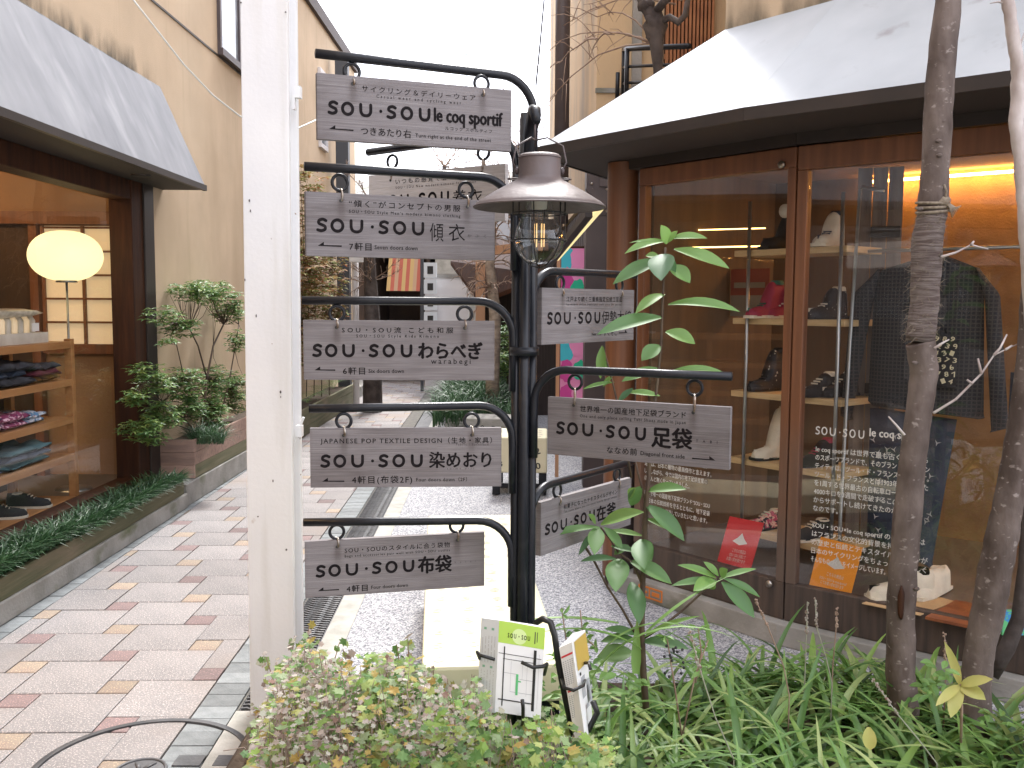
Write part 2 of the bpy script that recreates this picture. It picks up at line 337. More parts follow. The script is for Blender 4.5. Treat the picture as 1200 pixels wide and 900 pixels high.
def add_stain(m):
    N = m.node_tree.nodes; L = m.node_tree.links; b = N['Principled BSDF']; src = b.inputs['Base Color'].links[0].from_socket
    a = N.new('ShaderNodeAttribute'); a.attribute_name = 'stain'; x = N.new('ShaderNodeMixRGB'); x.inputs[2].default_value = (.07, .052, .048, 1)
    L.new(a.outputs['Fac'], x.inputs[0]); L.new(src, x.inputs[1]); L.new(x.outputs[0], b.inputs['Base Color'])
add_stain(M['board'])
M['board_glare'] = pm('glare_sign_board', (.45, .42, .41), .75, (.55, .52, .51), 5, (2, 2, 34), contrast=(.3, .7), bump=.25, bs=9, bstretch=(2, 2, 60))  # board colour paled to paint in the glare washing over it
M['faint_red'] = pm('muted_red_sheet', (.20, .05, .035), .8); M['faint_grey'] = pm('muted_grey_sheet', (.20, .17, .14), .8)  # muted sheets that imitate a reflection in the door glass

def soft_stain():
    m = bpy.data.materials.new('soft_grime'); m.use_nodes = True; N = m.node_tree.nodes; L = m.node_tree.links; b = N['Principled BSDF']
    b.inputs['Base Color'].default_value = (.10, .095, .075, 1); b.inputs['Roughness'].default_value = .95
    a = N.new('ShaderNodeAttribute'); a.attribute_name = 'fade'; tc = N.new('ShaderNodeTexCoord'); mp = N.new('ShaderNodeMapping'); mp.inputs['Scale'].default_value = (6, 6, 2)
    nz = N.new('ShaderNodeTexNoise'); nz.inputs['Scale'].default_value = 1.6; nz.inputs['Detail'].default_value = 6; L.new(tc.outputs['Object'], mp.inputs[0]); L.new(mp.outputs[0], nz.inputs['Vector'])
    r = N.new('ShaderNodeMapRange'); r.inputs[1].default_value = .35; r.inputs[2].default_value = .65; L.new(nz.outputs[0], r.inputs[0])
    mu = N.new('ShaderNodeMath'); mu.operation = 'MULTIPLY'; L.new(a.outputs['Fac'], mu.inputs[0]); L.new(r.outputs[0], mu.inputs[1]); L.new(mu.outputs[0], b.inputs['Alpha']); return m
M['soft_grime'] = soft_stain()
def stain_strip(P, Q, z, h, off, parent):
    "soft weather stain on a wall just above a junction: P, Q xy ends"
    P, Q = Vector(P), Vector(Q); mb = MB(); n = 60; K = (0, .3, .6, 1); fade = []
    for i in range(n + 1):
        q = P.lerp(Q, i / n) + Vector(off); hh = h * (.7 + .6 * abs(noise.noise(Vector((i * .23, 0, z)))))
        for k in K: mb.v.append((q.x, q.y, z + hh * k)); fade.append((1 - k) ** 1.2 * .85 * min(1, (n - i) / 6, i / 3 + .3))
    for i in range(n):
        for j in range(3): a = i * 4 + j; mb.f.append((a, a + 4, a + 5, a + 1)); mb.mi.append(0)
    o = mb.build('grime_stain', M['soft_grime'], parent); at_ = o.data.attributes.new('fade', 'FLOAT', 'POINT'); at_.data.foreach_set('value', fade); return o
def worn_low(m, z0=.35, z1=1.05):
    N = m.node_tree.nodes; L = m.node_tree.links; b = N['Principled BSDF']; src = b.inputs['Base Color'].links[0].from_socket
    tc = N.new('ShaderNodeTexCoord'); sx = N.new('ShaderNodeSeparateXYZ'); L.new(tc.outputs['Object'], sx.inputs[0]); nz = N.new('ShaderNodeTexNoise'); nz.inputs['Scale'].default_value = 7
    ad = N.new('ShaderNodeMath'); ad.operation = 'MULTIPLY_ADD'; ad.inputs[1].default_value = .5; L.new(nz.outputs[0], ad.inputs[0]); L.new(sx.outputs['Z'], ad.inputs[2])
    r = N.new('ShaderNodeMapRange'); r.inputs[1].default_value = z0 + .25; r.inputs[2].default_value = z1 + .25; r.inputs[3].default_value = .85; r.inputs[4].default_value = 0; L.new(ad.outputs[0], r.inputs[0])
    x = N.new('ShaderNodeMixRGB'); x.inputs[2].default_value = (.11, .085, .07, 1); L.new(r.outputs[0], x.inputs[0]); L.new(src, x.inputs[1]); L.new(x.outputs[0], b.inputs['Base Color'])
M['frame_wood'] = pm('weathered_frame_wood', (.20, .078, .034), .45, (.12, .047, .022), 4, (9, 9, .4), contrast=(.3, .75), bump=.1, bs=24)
worn_low(M['frame_wood'])
M['slat_wood'] = pm('orange_slat_wood', (.36, .15, .06), .6, (.26, .10, .04), 6)
M['pale_twig'] = pm('pale_twig', (.42, .37, .33), .8, (.24, .16, .12), 9)
# ------------------------------------------------------------------ ground
TH = radians(1.3)                       # the alley runs a little left of the view axis
def st(s, t): return Vector((s * cos(TH) - t * sin(TH), s * sin(TH) + t * cos(TH)))
def inv(p): return (p.x * cos(TH) + p.y * sin(TH), -p.x * sin(TH) + p.y * cos(TH))
def strip(name, s0, s1, t0, t1, z0, z1, mat, kind=True, bevel=0):
    o = MB().prism([st(s0, t0), st(s1, t0), st(s1, t1), st(s0, t1)], z0, z1).build(name, mat, bevel=bevel)
    if kind: setting(o)
    return o
g = MB(); g.add([(-80, -60, -.05), (80, -60, -.05), (80, 140, -.05), (-80, 140, -.05)], [(0, 1, 2, 3)])
setting(g.build('ground', M['concrete']))
strip('gravel_walk', -.64, 3.4, -4, 19, -.04, 0, M['gravel'])
strip('drain_kerb', -.745, -.64, -4, 19, -.04, .004, M['concrete_pale'])
pav = strip('pavement', -2.36, -.93, -4, 22, -.04, -.012, M['joint'])
strip('gutter_edge', -.93, -.745, -4, 3.35, -.04, .002, M['concrete_pale'])
strip('drain_channel', -.93, -.745, 3.352, 19, -.04, -.035, M['plastic'])

def clipx(poly, s0, s1):
    for lim, sg in ((s0, 1), (s1, -1)):
        out = []
        for i in range(len(poly)):
            a, b = poly[i], poly[(i + 1) % len(poly)]
            ia, ib = (a[0] - lim) * sg >= 0, (b[0] - lim) * sg >= 0
            if ia: out.append(a)
            if ia != ib:
                k = (lim - a[0]) / (b[0] - a[0]); out.append((lim, a[1] + k * (b[1] - a[1])))
        poly = out
        if not poly: return []
    return poly
A_, B_, GAP = .327, .122, .005
S0, S1 = -2.165, -1.085
ref = inv(gz(140, 768))                # a red square's centre in the photograph
o_s, o_t = ref[0] - A_ - B_ / 2, ref[1] - B_ / 2
far = MB(); meshes = {}
def piece(mb_poly, mat, key=None, z=0, name='paver'):
    if key and key in meshes: me = meshes[key]
    else: me = None
    return me
rs = random.Random(3)
tiles = []
for i in range(-30, 40):
    for j in range(-30, 60):
        s = o_s + i * A_ - j * B_; t = o_t + i * B_ + j * A_
        for (x0, y0, w, kind) in ((0, 0, A_, 0), (A_, 0, B_, 1)):
            a, b = s + x0, t + y0
            if a + w < S0 or a > S1 or b + w < 2.35 or b > 18.5: continue
            tiles.append((b, a, w, kind, (i + j) % 2))
tiles.sort()
shared = {}
for idx, (b, a, w, kind, par) in enumerate(tiles):
    mat = M['granite'] if kind == 0 else (M['granite_red'] if par == 0 else M['granite_yellow'])
    g2 = GAP / 2
    poly = [(a + g2, b + g2), (a + w - g2, b + g2), (a + w - g2, b + w - g2), (a + g2, b + w - g2)]
    cl = clipx(poly, S0, S1)
    if len(cl) < 3: continue
    zt = rs.uniform(-.0012, .0012)
    if b > 11.2:
        far.m = kind * (1 + par); far.prism([st(*q) for q in cl], -.03, zt); continue
    full = min(q[0] for q in poly) >= S0 and max(q[0] for q in poly) <= S1
    nm = 'paver'
    if full:
        key = (kind, par if kind else 0)
        if key not in shared:
            c = a + w / 2, b + w / 2
            pc = st(*c)
            mb = MB(); rel = [st(*q) - pc for q in poly]
            cz = [q * (1 - .012 / w) for q in rel]
            mb.prism(rel, -.03, -.0025); n = 4
            mb.add([(q.x, q.y, -.0025) for q in rel] + [(q.x, q.y, 0) for q in cz], [(4, 5, 6, 7), (0, 1, 5, 4), (1, 2, 6, 5), (2, 3, 7, 6), (3, 0, 4, 7)])
            o = mb.build(nm, mat); shared[key] = o.data
        else:
            o = bpy.data.objects.new(nm, shared[key]); COL.objects.link(o)
        pc = st(a + w / 2, b + w / 2); o.location = (pc.x, pc.y, zt); o.parent = pav
    else:
        o = MB().prism([st(*q) for q in cl], -.03, zt).build(nm, mat); o.parent = pav
fo = far.build('distant_paving', [M['granite'], M['granite_red'], M['granite_yellow']]); fo.parent = pav; fo['kind'] = 'stuff'
def setts(s0, s1, t0, t1, dt, off=0):
    me = None; t = t0
    while t < t1:
        if me is None:
            mb = MB(); c = st((s0 + s1) / 2, dt / 2); mb.prism([st(s0 + .002, .002) - c, st(s1 - .002, .002) - c, st(s1 - .002, dt - .002) - c, st(s0 + .002, dt - .002) - c], -.03, 0)
            o = mb.build('gutter_sett', M['setts'], bevel=.002); me = o.data
        else: o = bpy.data.objects.new('gutter_sett', me); COL.objects.link(o)
        c = st((s0 + s1) / 2, t + dt / 2); o.location = (c.x, c.y, rs.uniform(-.003, .0005)); o.parent = pav
        t += dt
setts(-2.35, -2.26, 3.3, 11, .105); setts(-2.26, -2.17, 3.25, 9, .105)
setts(-1.08, -.935, 2.35, 10, .105)
# drain grate: black cover plates with rows of wavy ribs
gr = thing('drain_grate', 'black ribbed drain cover running up the alley beside the gravel', 'drain', st(-.83, 5).to_3d())
for k in range(12):
    t0 = 3.36 + k * .6
    mb = MB(); mb.prism([st(-.925, t0 + .004), st(-.75, t0 + .004), st(-.75, t0 + .596), st(-.925, t0 + .596)], -.034, -.008)
    n = 20 if t0 < 8 else 10
    for q in range(n):
        tt = t0 + (q + .5) * .6 / n
        pts = []
        for x in range(9):
            s = -.92 + x * .165 / 8; p = st(s, tt + .008 * sin(x * 2.3)); pts.append((p.x, p.y, -.002))
        mb.tube(pts, .0055 if n == 20 else .01, 4)
    mb.build('grate_section', M['plastic'], gr)
# inspection cover in the pavement
mc = gz(165, 899); r0 = .335
cov = thing('manhole_cover', 'round inspection cover rimmed in steel and filled with paving stones', 'manhole cover', (mc.x, mc.y, 0))
mb = MB()
n = 72; pr = [(r0 - .010, .006), (r0 + .010, .006), (r0 + .012, -.004), (r0 - .012, -.004), (r0 - .010, .006)]
mb.lathe((mc.x, mc.y, 0), pr, n); mb.build('rim', M['plastic'], cov, True)
mb = MB(); c2 = gz(164, 905)
mb.lathe((c2.x, c2.y, .003), [(0, .001), (.075, .001), (.08, 0), (.08, -.006)], 40); mb.torus((c2.x, c2.y, .004), .078, .006, (1, 0, 0), (0, 1, 0), 40)
for k in range(6):
    q = k * pi / 3; mb.beam((c2.x + .015 * cos(q), c2.y + .015 * sin(q), .006), (c2.x + .06 * cos(q), c2.y + .06 * sin(q), .006), .012, .004)
mb.build('centre_plate', M['plastic'], cov, True)
for (u, v) in ((221, 893), (268, 893)):
    p = gz(u, v); MB().box(p.x - .045, p.y - .03, 0, p.x + .045, p.y + .04, .004).build('lifting_plate', M['plastic'], cov)

# planting bed
bed = MB(); nx, ny = 46, 26
def bedz(x, y):
    z = .1 + .05 * noise.noise(Vector((x * 2, y * 2, 0)))
    return z
edge = [(-.93, -1), (-.93, 3.28), (-.3, 3.2), (.1, 3.3), (.6, 3.55), (1.5, 3.35), (2.4, 2.6), (3.2, 1.8), (3.2, -1)]
for i in range(nx + 1):
    for j in range(ny + 1):
        x = -.93 + i * 4.1 / nx; y = 1.0 + j * 2.5 / ny
        far_y = 3.25 + (.25 if .3 < x < 1.5 else 0) - max(0, x - 1.3) * .75
        y = min(y, far_y + .02 * noise.noise(Vector((x * 9, 0, 0))))
        z = bedz(x, y) if y < far_y - .05 else .0
        if i == 0: z = -.02
        bed.v.append((x, y, z))
for i in range(nx):
    for j in range(ny): a = i * (ny + 1) + j; bed.f.append((a, a + ny + 1, a + ny + 2, a + 1)); bed.mi.append(0)
setting(bed.build('planting_bed_soil', M['soil'], smooth=True))

# ------------------------------------------------------------------ left building
LX = -2.65
LB = thing('left_shop_building', 'beige stucco building with brown framed shop window beneath a grey metal awning', 'building', (-4, 5, 0))
mb = MB()
mb.box(-7, 6.98, 0, LX, 16.0, 5.3)                         # solid part beyond the shop window
mb.box(-7, -5, 2.62, LX, 6.98, 9)                          # above the window
mb.box(-7, 6.98, 5.3, LX, 11.2, 9)
mb.build('wall', M['stucco'], LB)
mb = MB()
mb.beam((LX + .003, 3, 3.69), (LX + .003, 11.2, 3.69), .008, .016)
mb.build('render_joint', M['brown_metal'], LB)
mb = MB(); mb.box(LX - .1, 11.25, 5.3, LX + .05, 16.05, 5.36); mb.box(-7, 11.2, 5.36, LX + .03, 16.1, 5.5); mb.build('roof', M['siding'], LB)
# grime where the awning meets the wall
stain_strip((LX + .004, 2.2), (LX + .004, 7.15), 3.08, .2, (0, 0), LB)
# upper window
wy0, wy1, wz = 8.62, 9.9, 3.76
wf = MB(); wf.box(LX, wy0, wz, LX + .03, wy0 + .05, 5.2); wf.box(LX, wy1 - .05, wz, LX + .03, wy1, 5.2); wf.box(LX, wy0, wz - .06, LX + .05, wy1, wz)
wf.box(LX, (wy0 + wy1) / 2 - .025, wz, LX + .028, (wy0 + wy1) / 2 + .025, 5.2)
wo = wf.build('window', M['steel_brown'], LB)
MB().box(LX - .02, wy0 + .05, wz, LX + .008, wy1 - .05, 5.2).build('pane', M['window_dark'], wo)
for (y0, y1) in ((13.0, 13.5),):
    wf = MB(); wf.box(LX, y0, 3.6, LX + .04, y1, 3.66); wf.box(LX, y0, 4.6, LX + .04, y1, 4.66); wf.box(LX, y0, 3.66, LX + .038, y0 + .05, 4.6); wf.box(LX, y1 - .05, 3.66, LX + .038, y1, 4.6)
    wo = wf.build('window', M['white'], LB); MB().box(LX - .02, y0 + .05, 3.66, LX + .01, y1 - .05, 4.6).build('pane', M['window_dark'], wo)
# awning (front lip to wall), soffit, edge
def awn(name, P0, P1, Q1, Q0, mat, parent, t=.025):
    P = [Vector(p) for p in (P0, P1, Q1, Q0)]; n = (P[1] - P[0]).cross(P[3] - P[0]).normalized() * t
    mb = MB(); mb.hexa([p - n for p in P], P); return mb.build(name, mat, parent, bevel=.004)
ay1 = 7.2
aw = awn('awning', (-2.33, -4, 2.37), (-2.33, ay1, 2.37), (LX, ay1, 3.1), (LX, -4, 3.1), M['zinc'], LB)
MB().add([(-2.335, ay1 - .01, 2.36), (LX, ay1 - .01, 2.36), (LX, ay1 - .01, 3.08)], [(0, 1, 2)]).build('awning_end', M['zinc'], aw)
mb = MB(); mb.box(LX - .05, -4, 2.335, -2.335, ay1 - .005, 2.36); mb.build('soffit', M['soffit'], aw)
mb = MB(); mb.box(-2.345, -4, 2.33, -2.318, ay1 + .01, 2.372); mb.build('awning_lip', M['brown_metal'], aw)
mb = MB(); mb.lathe((-2.48, 6.35, 2.325), [(0, 0), (.06, 0), (.065, .012)], 20); mb.build('downlight', M['brown_metal'], aw)
# window framing
mb = MB(); mb.box(LX - .16, 6.60, .2, LX + .0, 6.80, 2.336); mb.build('window_jamb', M['dark_wood'], LB, bevel=.005)
mb = MB(); mb.box(LX - .10, 6.80, .2, LX + .012, 6.98, 2.62); mb.box(LX - .10, -4, 2.42, LX + .01, 6.8, 2.62); mb.build('corner_post', M['brown_metal'], LB, bevel=.004)
mb = MB(); mb.box(LX - .15, -4, 2.20, LX - .005, 6.60, 2.334); mb.build('window_header', M['dark_wood'], LB, bevel=.005)
mb = MB(); mb.box(LX - .15, -4, .19, LX - .03, 6.60, .245); mb.build('window_sill', M['dark_wood'], LB, bevel=.004)
mb = MB(); mb.add([(LX - .09, -4, .245), (LX - .09, 6.6, .245), (LX - .09, 6.6, 2.2), (LX - .09, -4, 2.2)], [(0, 1, 2, 3)]); pane = mb.build('window_pane', M['glass'], LB)
# foundation ledge and interior shell
mb = MB(); mb.box(-7, -5, 0, -2.6, 7.0, .19); mb.build('ledge', M['concrete_pale'], LB, bevel=.006)
mb = MB()
mb.box(-6.5, 6.96, .19, LX - .165, 6.985, 2.6)             # end wall
mb.build('end_wall', M['plaster'], LB)
mb = MB(); mb.box(-6.5, -4, 2.6, LX - .2, 6.96, 2.64); mb.build('interior_ceiling', M['plaster'], LB)
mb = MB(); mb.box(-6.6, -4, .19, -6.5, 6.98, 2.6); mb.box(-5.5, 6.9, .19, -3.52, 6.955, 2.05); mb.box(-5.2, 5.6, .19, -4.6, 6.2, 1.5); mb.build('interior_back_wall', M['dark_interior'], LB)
mb = MB(); mb.box(-6.5, -4, .191, LX - .2, 6.96, .2); mb.build('interior_floor', M['window_floor'], LB)
mb = MB(); mb.box(-6.5, 6.86, 2.05, LX - .17, 6.955, 2.14); mb.box(-3.52, 6.88, .2, -3.46, 6.955, 2.05); mb.build('interior_beam', M['red_wood'], LB)
mb = MB(); mb.beam((-4.6, 6.2, 2.57), (-3.5, 6.0, 2.57), .12, .03); ol = mb.build('strip_light', M['tube_light'], LB)
mb = MB(); mb.box(-4.6, 2.5, 2.57, -3.6, 3.2, 2.595); mb.box(-4.6, 0, 2.57, -3.6, .7, 2.595); mb.build('strip_light', M['tube_light'], LB)
# shoji
sj = MB(); x0, x1, z0, z1 = -3.44, -2.83, 1.18, 2.04
sj.box(x0, 6.88, z0 - .07, x1, 6.925, z0); 
for k in range(3): xx = x0 + (x1 - x0 - .02) * k / 2; sj.box(xx, 6.895, z0, xx + .02, 6.92, z1)
for k in range(1, 6): zz = z0 + (z1 - z0) * k / 5 - .02; sj.box(x0, 6.90, zz, x1, 6.918, zz + .015)
so_ = sj.build('shoji_screen', M['red_wood'], LB); MB().box(x0, 6.925, z0, x1, 6.935, z1).build('paper_pane', M['shoji'], so_)

# globe lamp on thin stand
gp = at(77, 300, 6.4)
gl = thing('globe_lamp', 'glowing yellow oval globe lamp behind the left shop window', 'lamp', (gp.x, gp.y, .2))
mb = MB(); r = .236
prof = [(0, -.164)] + [(r * max(.0, cos(a)) ** .85, .170 * sin(a)) for a in [(-1.3 + 2.85 * k / 18) for k in range(19)]] + [(0, .170)]
mb.lathe(gp, prof, 32); mb.build('globe', M['globe'], gl, True)
mb = MB(); mb.tube([(gp.x, gp.y, .2), (gp.x, gp.y, gp.z - .166)], .008, 8); mb.lathe((gp.x, gp.y, .2), [(0, .012), (.11, .012), (.12, 0)], 24); mb.lathe((gp.x, gp.y, gp.z - .178), [(0, 0), (.07, 0), (.06, .02)], 20)
mb.build('stand', M['chrome'], gl, True)
# display rack
rk = thing('display_shelf', 'honey coloured wooden display rack full of folded cloth behind the left window', 'shelf', (-3.1, 5, .2))
rx0, rx1, ry1, ry0 = -3.32, -2.87, 6.1, 3.4
for zz in (1.235, .99, .745, .50, .215):
    mb = MB(); mb.box(rx0, ry0, zz - .045, rx1, ry1, zz); mb.build('shelf_board', M['shop_wood'], rk, bevel=.003)
for (xx, yy) in ((rx1 - .045, ry1 - .002), (rx0, ry1 - .002), (rx1 - .045, 4.4), (rx1 - .045, 3.4)):
    mb = MB(); mb.box(xx, yy, .2, xx + .048, yy + .045, 1.25); mb.build('upright', M['shop_wood'], rk, bevel=.003)
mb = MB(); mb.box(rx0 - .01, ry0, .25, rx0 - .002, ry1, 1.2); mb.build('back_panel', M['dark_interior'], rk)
def cloth_pile(c, sx, sy, h, mats, label, n=3, seed=0, name='folded_cloth_pile'):
    t = thing(name, label, 'cloth', (c[0], c[1], c[2]), 'folded goods on the display rack')
    rr = random.Random(seed); z = c[2]
    for k in range(n):
        hh = h / n; mb = MB(); vs = []; NX, NY = 12, 12
        ox, oy = rr.uniform(-.02, .02), rr.uniform(-.03, .03)
        for top in (0, 1):
            for i in range(NX + 1):
                for j in range(NY + 1):
                    a, b = i / NX * 2 - 1, j / NY * 2 - 1
                    e = (1 - abs(a) ** 5) * (1 - abs(b) ** 5)
                    nz = noise.noise(Vector((a * 2.5 + seed, b * 2.5 + k * 3, seed)))
                    zz = z + (hh * (.55 + .5 * e ** .4 + nz * .7) if top else hh * .45 * (1 - e ** .4))
                    vs.append((c[0] + ox + a * sx / 2, c[1] + oy + b * sy / 2 + nz * .02, max(zz, c[2] + .001 + .001 * top)))
        m1 = (NX + 1) * (NY + 1); fs = []
        for i in range(NX):
            for j in range(NY):
                a = i * (NY + 1) + j; fs.append((a + m1, a + NY + 1 + m1, a + NY + 2 + m1, a + 1 + m1)); fs.append((a, a + 1, a + NY + 2, a + NY + 1))
        for i in range(NX):
            a = i * (NY + 1); fs.append((a, a + NY + 1, a + NY + 1 + m1, a + m1)); a += NY; fs.append((a + NY + 1, a, a + m1, a + NY + 1 + m1))
        for j in range(NY):
            a = j; fs.append((a + 1, a, a + m1, a + 1 + m1)); a = NX * (NY + 1) + j; fs.append((a, a + 1, a + 1 + m1, a + m1))
        mb.add(vs, fs); mb.build('folded_layer', mats[k % len(mats)], t, True); z += hh * .9
M['denim'] = pm('denim', (.03, .05, .09), .9, (.07, .09, .13), 9, bump=.3, bs=120)
M['charcoal'] = pm('charcoal_cloth', (.02, .022, .03), .9, (.05, .055, .07), 12, bump=.3, bs=100)
M['ochre'] = pm('ochre_cloth', (.30, .16, .03), .9, (.08, .05, .03), 30, bump=.2, bs=90)
M['wine'] = pm('wine_cloth', (.10, .015, .03), .9)
M['floral_g'] = pm('floral_green', (.62, .6, .48), .8, (.06, .16, .06), 24, contrast=(.5, .52), extra=[((.5, .12, .05), 30, .62, .64, (1, 1, 1))])
M['floral_p'] = pm('floral_pink', (.22, .03, .1), .8, (.75, .5, .6), 34, contrast=(.52, .55), extra=[((.08, .02, .08), 26, .6, .62, (1, 1, 1))])
M['floral_b'] = pm('floral_blue', (.55, .6, .68), .8, (.12, .25, .42), 34, contrast=(.5, .53), extra=[((.6, .2, .25), 40, .64, .66, (1, 1, 1))])
M['teal_cloth'] = pm('teal_cloth', (.035, .10, .12), .9, (.08, .17, .19), 7, bump=.3, bs=80)
cx = -3.08
cloth_pile((cx, 5.85, .992), .38, .32, .12, [M['ochre'], M['wine'], M['charcoal']], 'dark wine and mustard cloths at the end of the upper rack shelf', 3, 1)
cloth_pile((cx, 5.45, .992), .38, .36, .15, [M['charcoal'], M['denim']], 'charcoal and denim trousers folded on the upper rack shelf', 3, 2)
cloth_pile((cx, 5.0, .992), .38, .36, .14, [M['ochre'], M['denim'], M['charcoal']], 'blue jeans over an ochre cloth at the left of the upper rack shelf', 3, 3)
cloth_pile((cx, 5.72, .747), .36, .22, .07, [M['floral_b']], 'pale blue floral cloth on the middle rack shelf', 2, 4)
cloth_pile((cx, 5.43, .747), .36, .27, .09, [M['floral_p']], 'crimson floral cloth on the middle rack shelf', 2, 5)
cloth_pile((cx, 5.08, .747), .36, .3, .09, [M['floral_g']], 'green floral cloth on the middle rack shelf', 2, 6)
cloth_pile((cx, 5.6, .502), .38, .48, .13, [M['teal_cloth'], M['denim']], 'teal and denim garments folded on the lower rack shelf', 3, 7)
cloth_pile((cx, 5.05, .502), .38, .42, .12, [M['denim'], M['teal_cloth']], 'dark blue garment at the left of the lower rack shelf', 3, 8)
def tabi(c, ang, L, mats, label, group=None, high=.0, name='split_toe_shoe', cat='shoe'):
    "low shoe: sole, upper with toe split, ankle opening"
    t = thing(name, label, cat, c, group); R3 = Matrix.Translation(c) @ Matrix.Rotation(ang, 4, 'Z')
    def sec(x):   # half width and height of the section at x (0 heel .. 1 toe)
        w = .031 + .015 * sin(min(1, x * 1.1) * pi * .5) - .016 * max(0, x - .82) / .18
        low = .062 - .024 * min(1, max(0, (x - .45) / .5)); tall = .078 + high
        k = min(1, max(0, (x - .36) / .24)); k = k * k * (3 - 2 * k); return w * L / .25, (tall * (1 - k) + low * k) * L / .25
    so2 = MB(); so2.M = R3; up = MB(); up.M = R3
    N = 18; P = 12; vs = []
    for i in range(N + 1):
        x = i / N; w, h = sec(x); e = (.55, .85)[min(i, 1)] if i < 2 else ((.5, .82)[min(N - i, 1)] if i > N - 2 else 1)
        ro = 1 if i < N else .55
        for k in range(P + 1):
            a = pi * k / P; sa = sin(a); yy = cos(a) * w * e * (1 - .22 * sa) if h < .09 else (cos(a) / max(abs(cos(a)), .72)) * w * e * (.78 + .22 * (1 - sa))
            vs.append((x * L * (1 - .0) - L / 2 + (.006 * sa if i == 0 else 0), yy, .010 + sa ** .7 * h * ro))
    up.add(vs, [(i * (P + 1) + k, i * (P + 1) + k + 1, (i + 1) * (P + 1) + k + 1, (i + 1) * (P + 1) + k) for i in range(N) for k in range(P)])
    up.add([vs[k] for k in range(P + 1)], [tuple(range(P, -1, -1))]); up.add([vs[N * (P + 1) + k] for k in range(P + 1)], [tuple(range(P + 1))])
    up.build('upper', mats[0], t, True)
    if high:
        zt_ = .010 + (.078 + high) * L / .25; o = MB(); o.M = R3; o.lathe((-L * .32, 0, zt_ - .004), [(0, .0), (.020, .002), (.026, .010), (.031, .004), (.033, -.012)], 16); o.build('collar', mats[2], t, True)
    poly = [(-L / 2, -.03), (-L / 4, -.04), (L / 4, -.05), (L / 2 - .008, -.038), (L / 2 + .004, -.02), (L / 2 + .004, .02), (L / 2 - .008, .036), (L / 4, .046), (-L / 4, .038), (-L / 2, .03)]
    so2.prism([(x, y * L / .25) for x, y in poly], 0, .014); so2.build('sole', mats[1], t)
    d = MB(); d.M = R3; d.box(L * .12, -.001, .03, L * .49, .004, .052 * L / .25)
    for q in range(3): d.box(L * (.0 + q * .07), -.02, .078 - q * .01, L * (.012 + q * .07), .02, .085 - q * .01)
    d.build('lacing', mats[2], t)
    if not high:
        o = MB(); o.M = R3; o.lathe((-L * .25, 0, .075 * L / .25), [(0, .004), (.022, .004), (.028, .016), (.033, .008)], 14); o.build('opening', mats[2], t, True)
    return t
for k, (yy, lab) in enumerate(((5.75, 'black shoe with pale sole on the bottom rack shelf'), (5.45, 'patterned black shoe in the middle of the bottom rack shelf'), (5.1, 'dark shoe at the left of the bottom rack shelf'))):
    tabi((-3.0, yy, .216), .1 + .2 * k, .26, [M['black_cloth'], M['shoe_white'], M['shoe_white']], lab, 'shoes on the bottom rack shelf')
# wrapped bundle on the rack top
bt = thing('wrapped_bundle', 'clear wrapped bundle of small bottles with price tag on top of the rack', 'bundle', (-3.02, 5.6, 1.235))
for i in range(8):
    for j in range(2):
        y = 5.35 + i * .07; x = -3.08 + j * .09; mb = MB(); mb.tube([(x, y, 1.245), (x, y, 1.37), (x - .02, y - .01, 1.40)], [.022, .026, .03], 7); mb.build('bottle', M['shoji'] if (i + j) % 2 else M['off_white'], bt, True)
MB().box(-3.16, 5.3, 1.236, -2.93, 5.93, 1.30).build('tray', M['off_white'], bt)
mb = MB(); mb.M = Matrix.Translation((-3.03, 5.62, 1.42)); mb.ball((0, 0, 0), .13, .34, .03, 16, 6, .3, 4); mb.build('wrapping', pm('cling_film', (.62, .58, .48), .3, (.4, .36, .28), 30), bt, True)
MB().box(-2.925, 5.72, 1.31, -2.92, 5.8, 1.36).build('price_tag', M['paper'], bt)
mb = MB(); mb.box(-3.1, 4.9, 1.237, -2.92, 5.2, 1.25); mb.beam((-2.95, 5.0, 1.26), (-3.05, 5.2, 1.28), .1, .006); tag(mb.build('flyer', M['paper']), 'white flyers lying on top of the rack beside the wrapped bundle', 'flyer')

# left kerb ledge, planter strip
mb = MB(); a, b = gz(0, 747), gz(284, 556)
kp = [st(-2.36, -1), st(-2.36, 14), st(-2.6, 14), st(-2.6, -1)]
mb.prism([(-2.335, -1), (-2.335 - .003 * 7, 6.75), (-2.6, 6.75), (-2.6, -1)], 0, .105)
setting(mb.build('ledge_kerb', M['concrete'], bevel=.006))
mb = MB(); mb.prism([(-2.37, 6.75), (-2.40, 16.5), (-2.66, 16.5), (-2.66, 6.75)], 0, .165); setting(mb.build('wall_kerb', M['concrete'], bevel=.006))
pt = thing('groundcover_planter', 'long low mossy timber planter of dark green grass beneath the left window', 'planter', (-2.45, 4, .1))
mb = MB(); mb.hexa([(-2.37, 1, .105), (-2.345, 1, .105), (-2.375, 6.72, .105), (-2.40, 6.72, .105)], [(-2.37, 1, .235), (-2.345, 1, .235), (-2.375, 6.72, .20), (-2.40, 6.72, .20)]); mb.build('front_board', M['planter_green'], pt, bevel=.004)
mb = MB(); mb.hexa([(-2.59, 1, .105), (-2.57, 1, .105), (-2.57, 6.72, .105), (-2.59, 6.72, .105)], [(-2.59, 1, .22), (-2.57, 1, .22), (-2.57, 6.72, .2), (-2.59, 6.72, .2)]); mb.box(-2.57, 6.69, .105, -2.40, 6.72, .2); mb.build('back_board', M['planter_green'], pt)
mb = MB(); mb.box(-2.57, 1, .105, -2.40, 6.69, .17); mb.build('soil', M['soil'], pt)

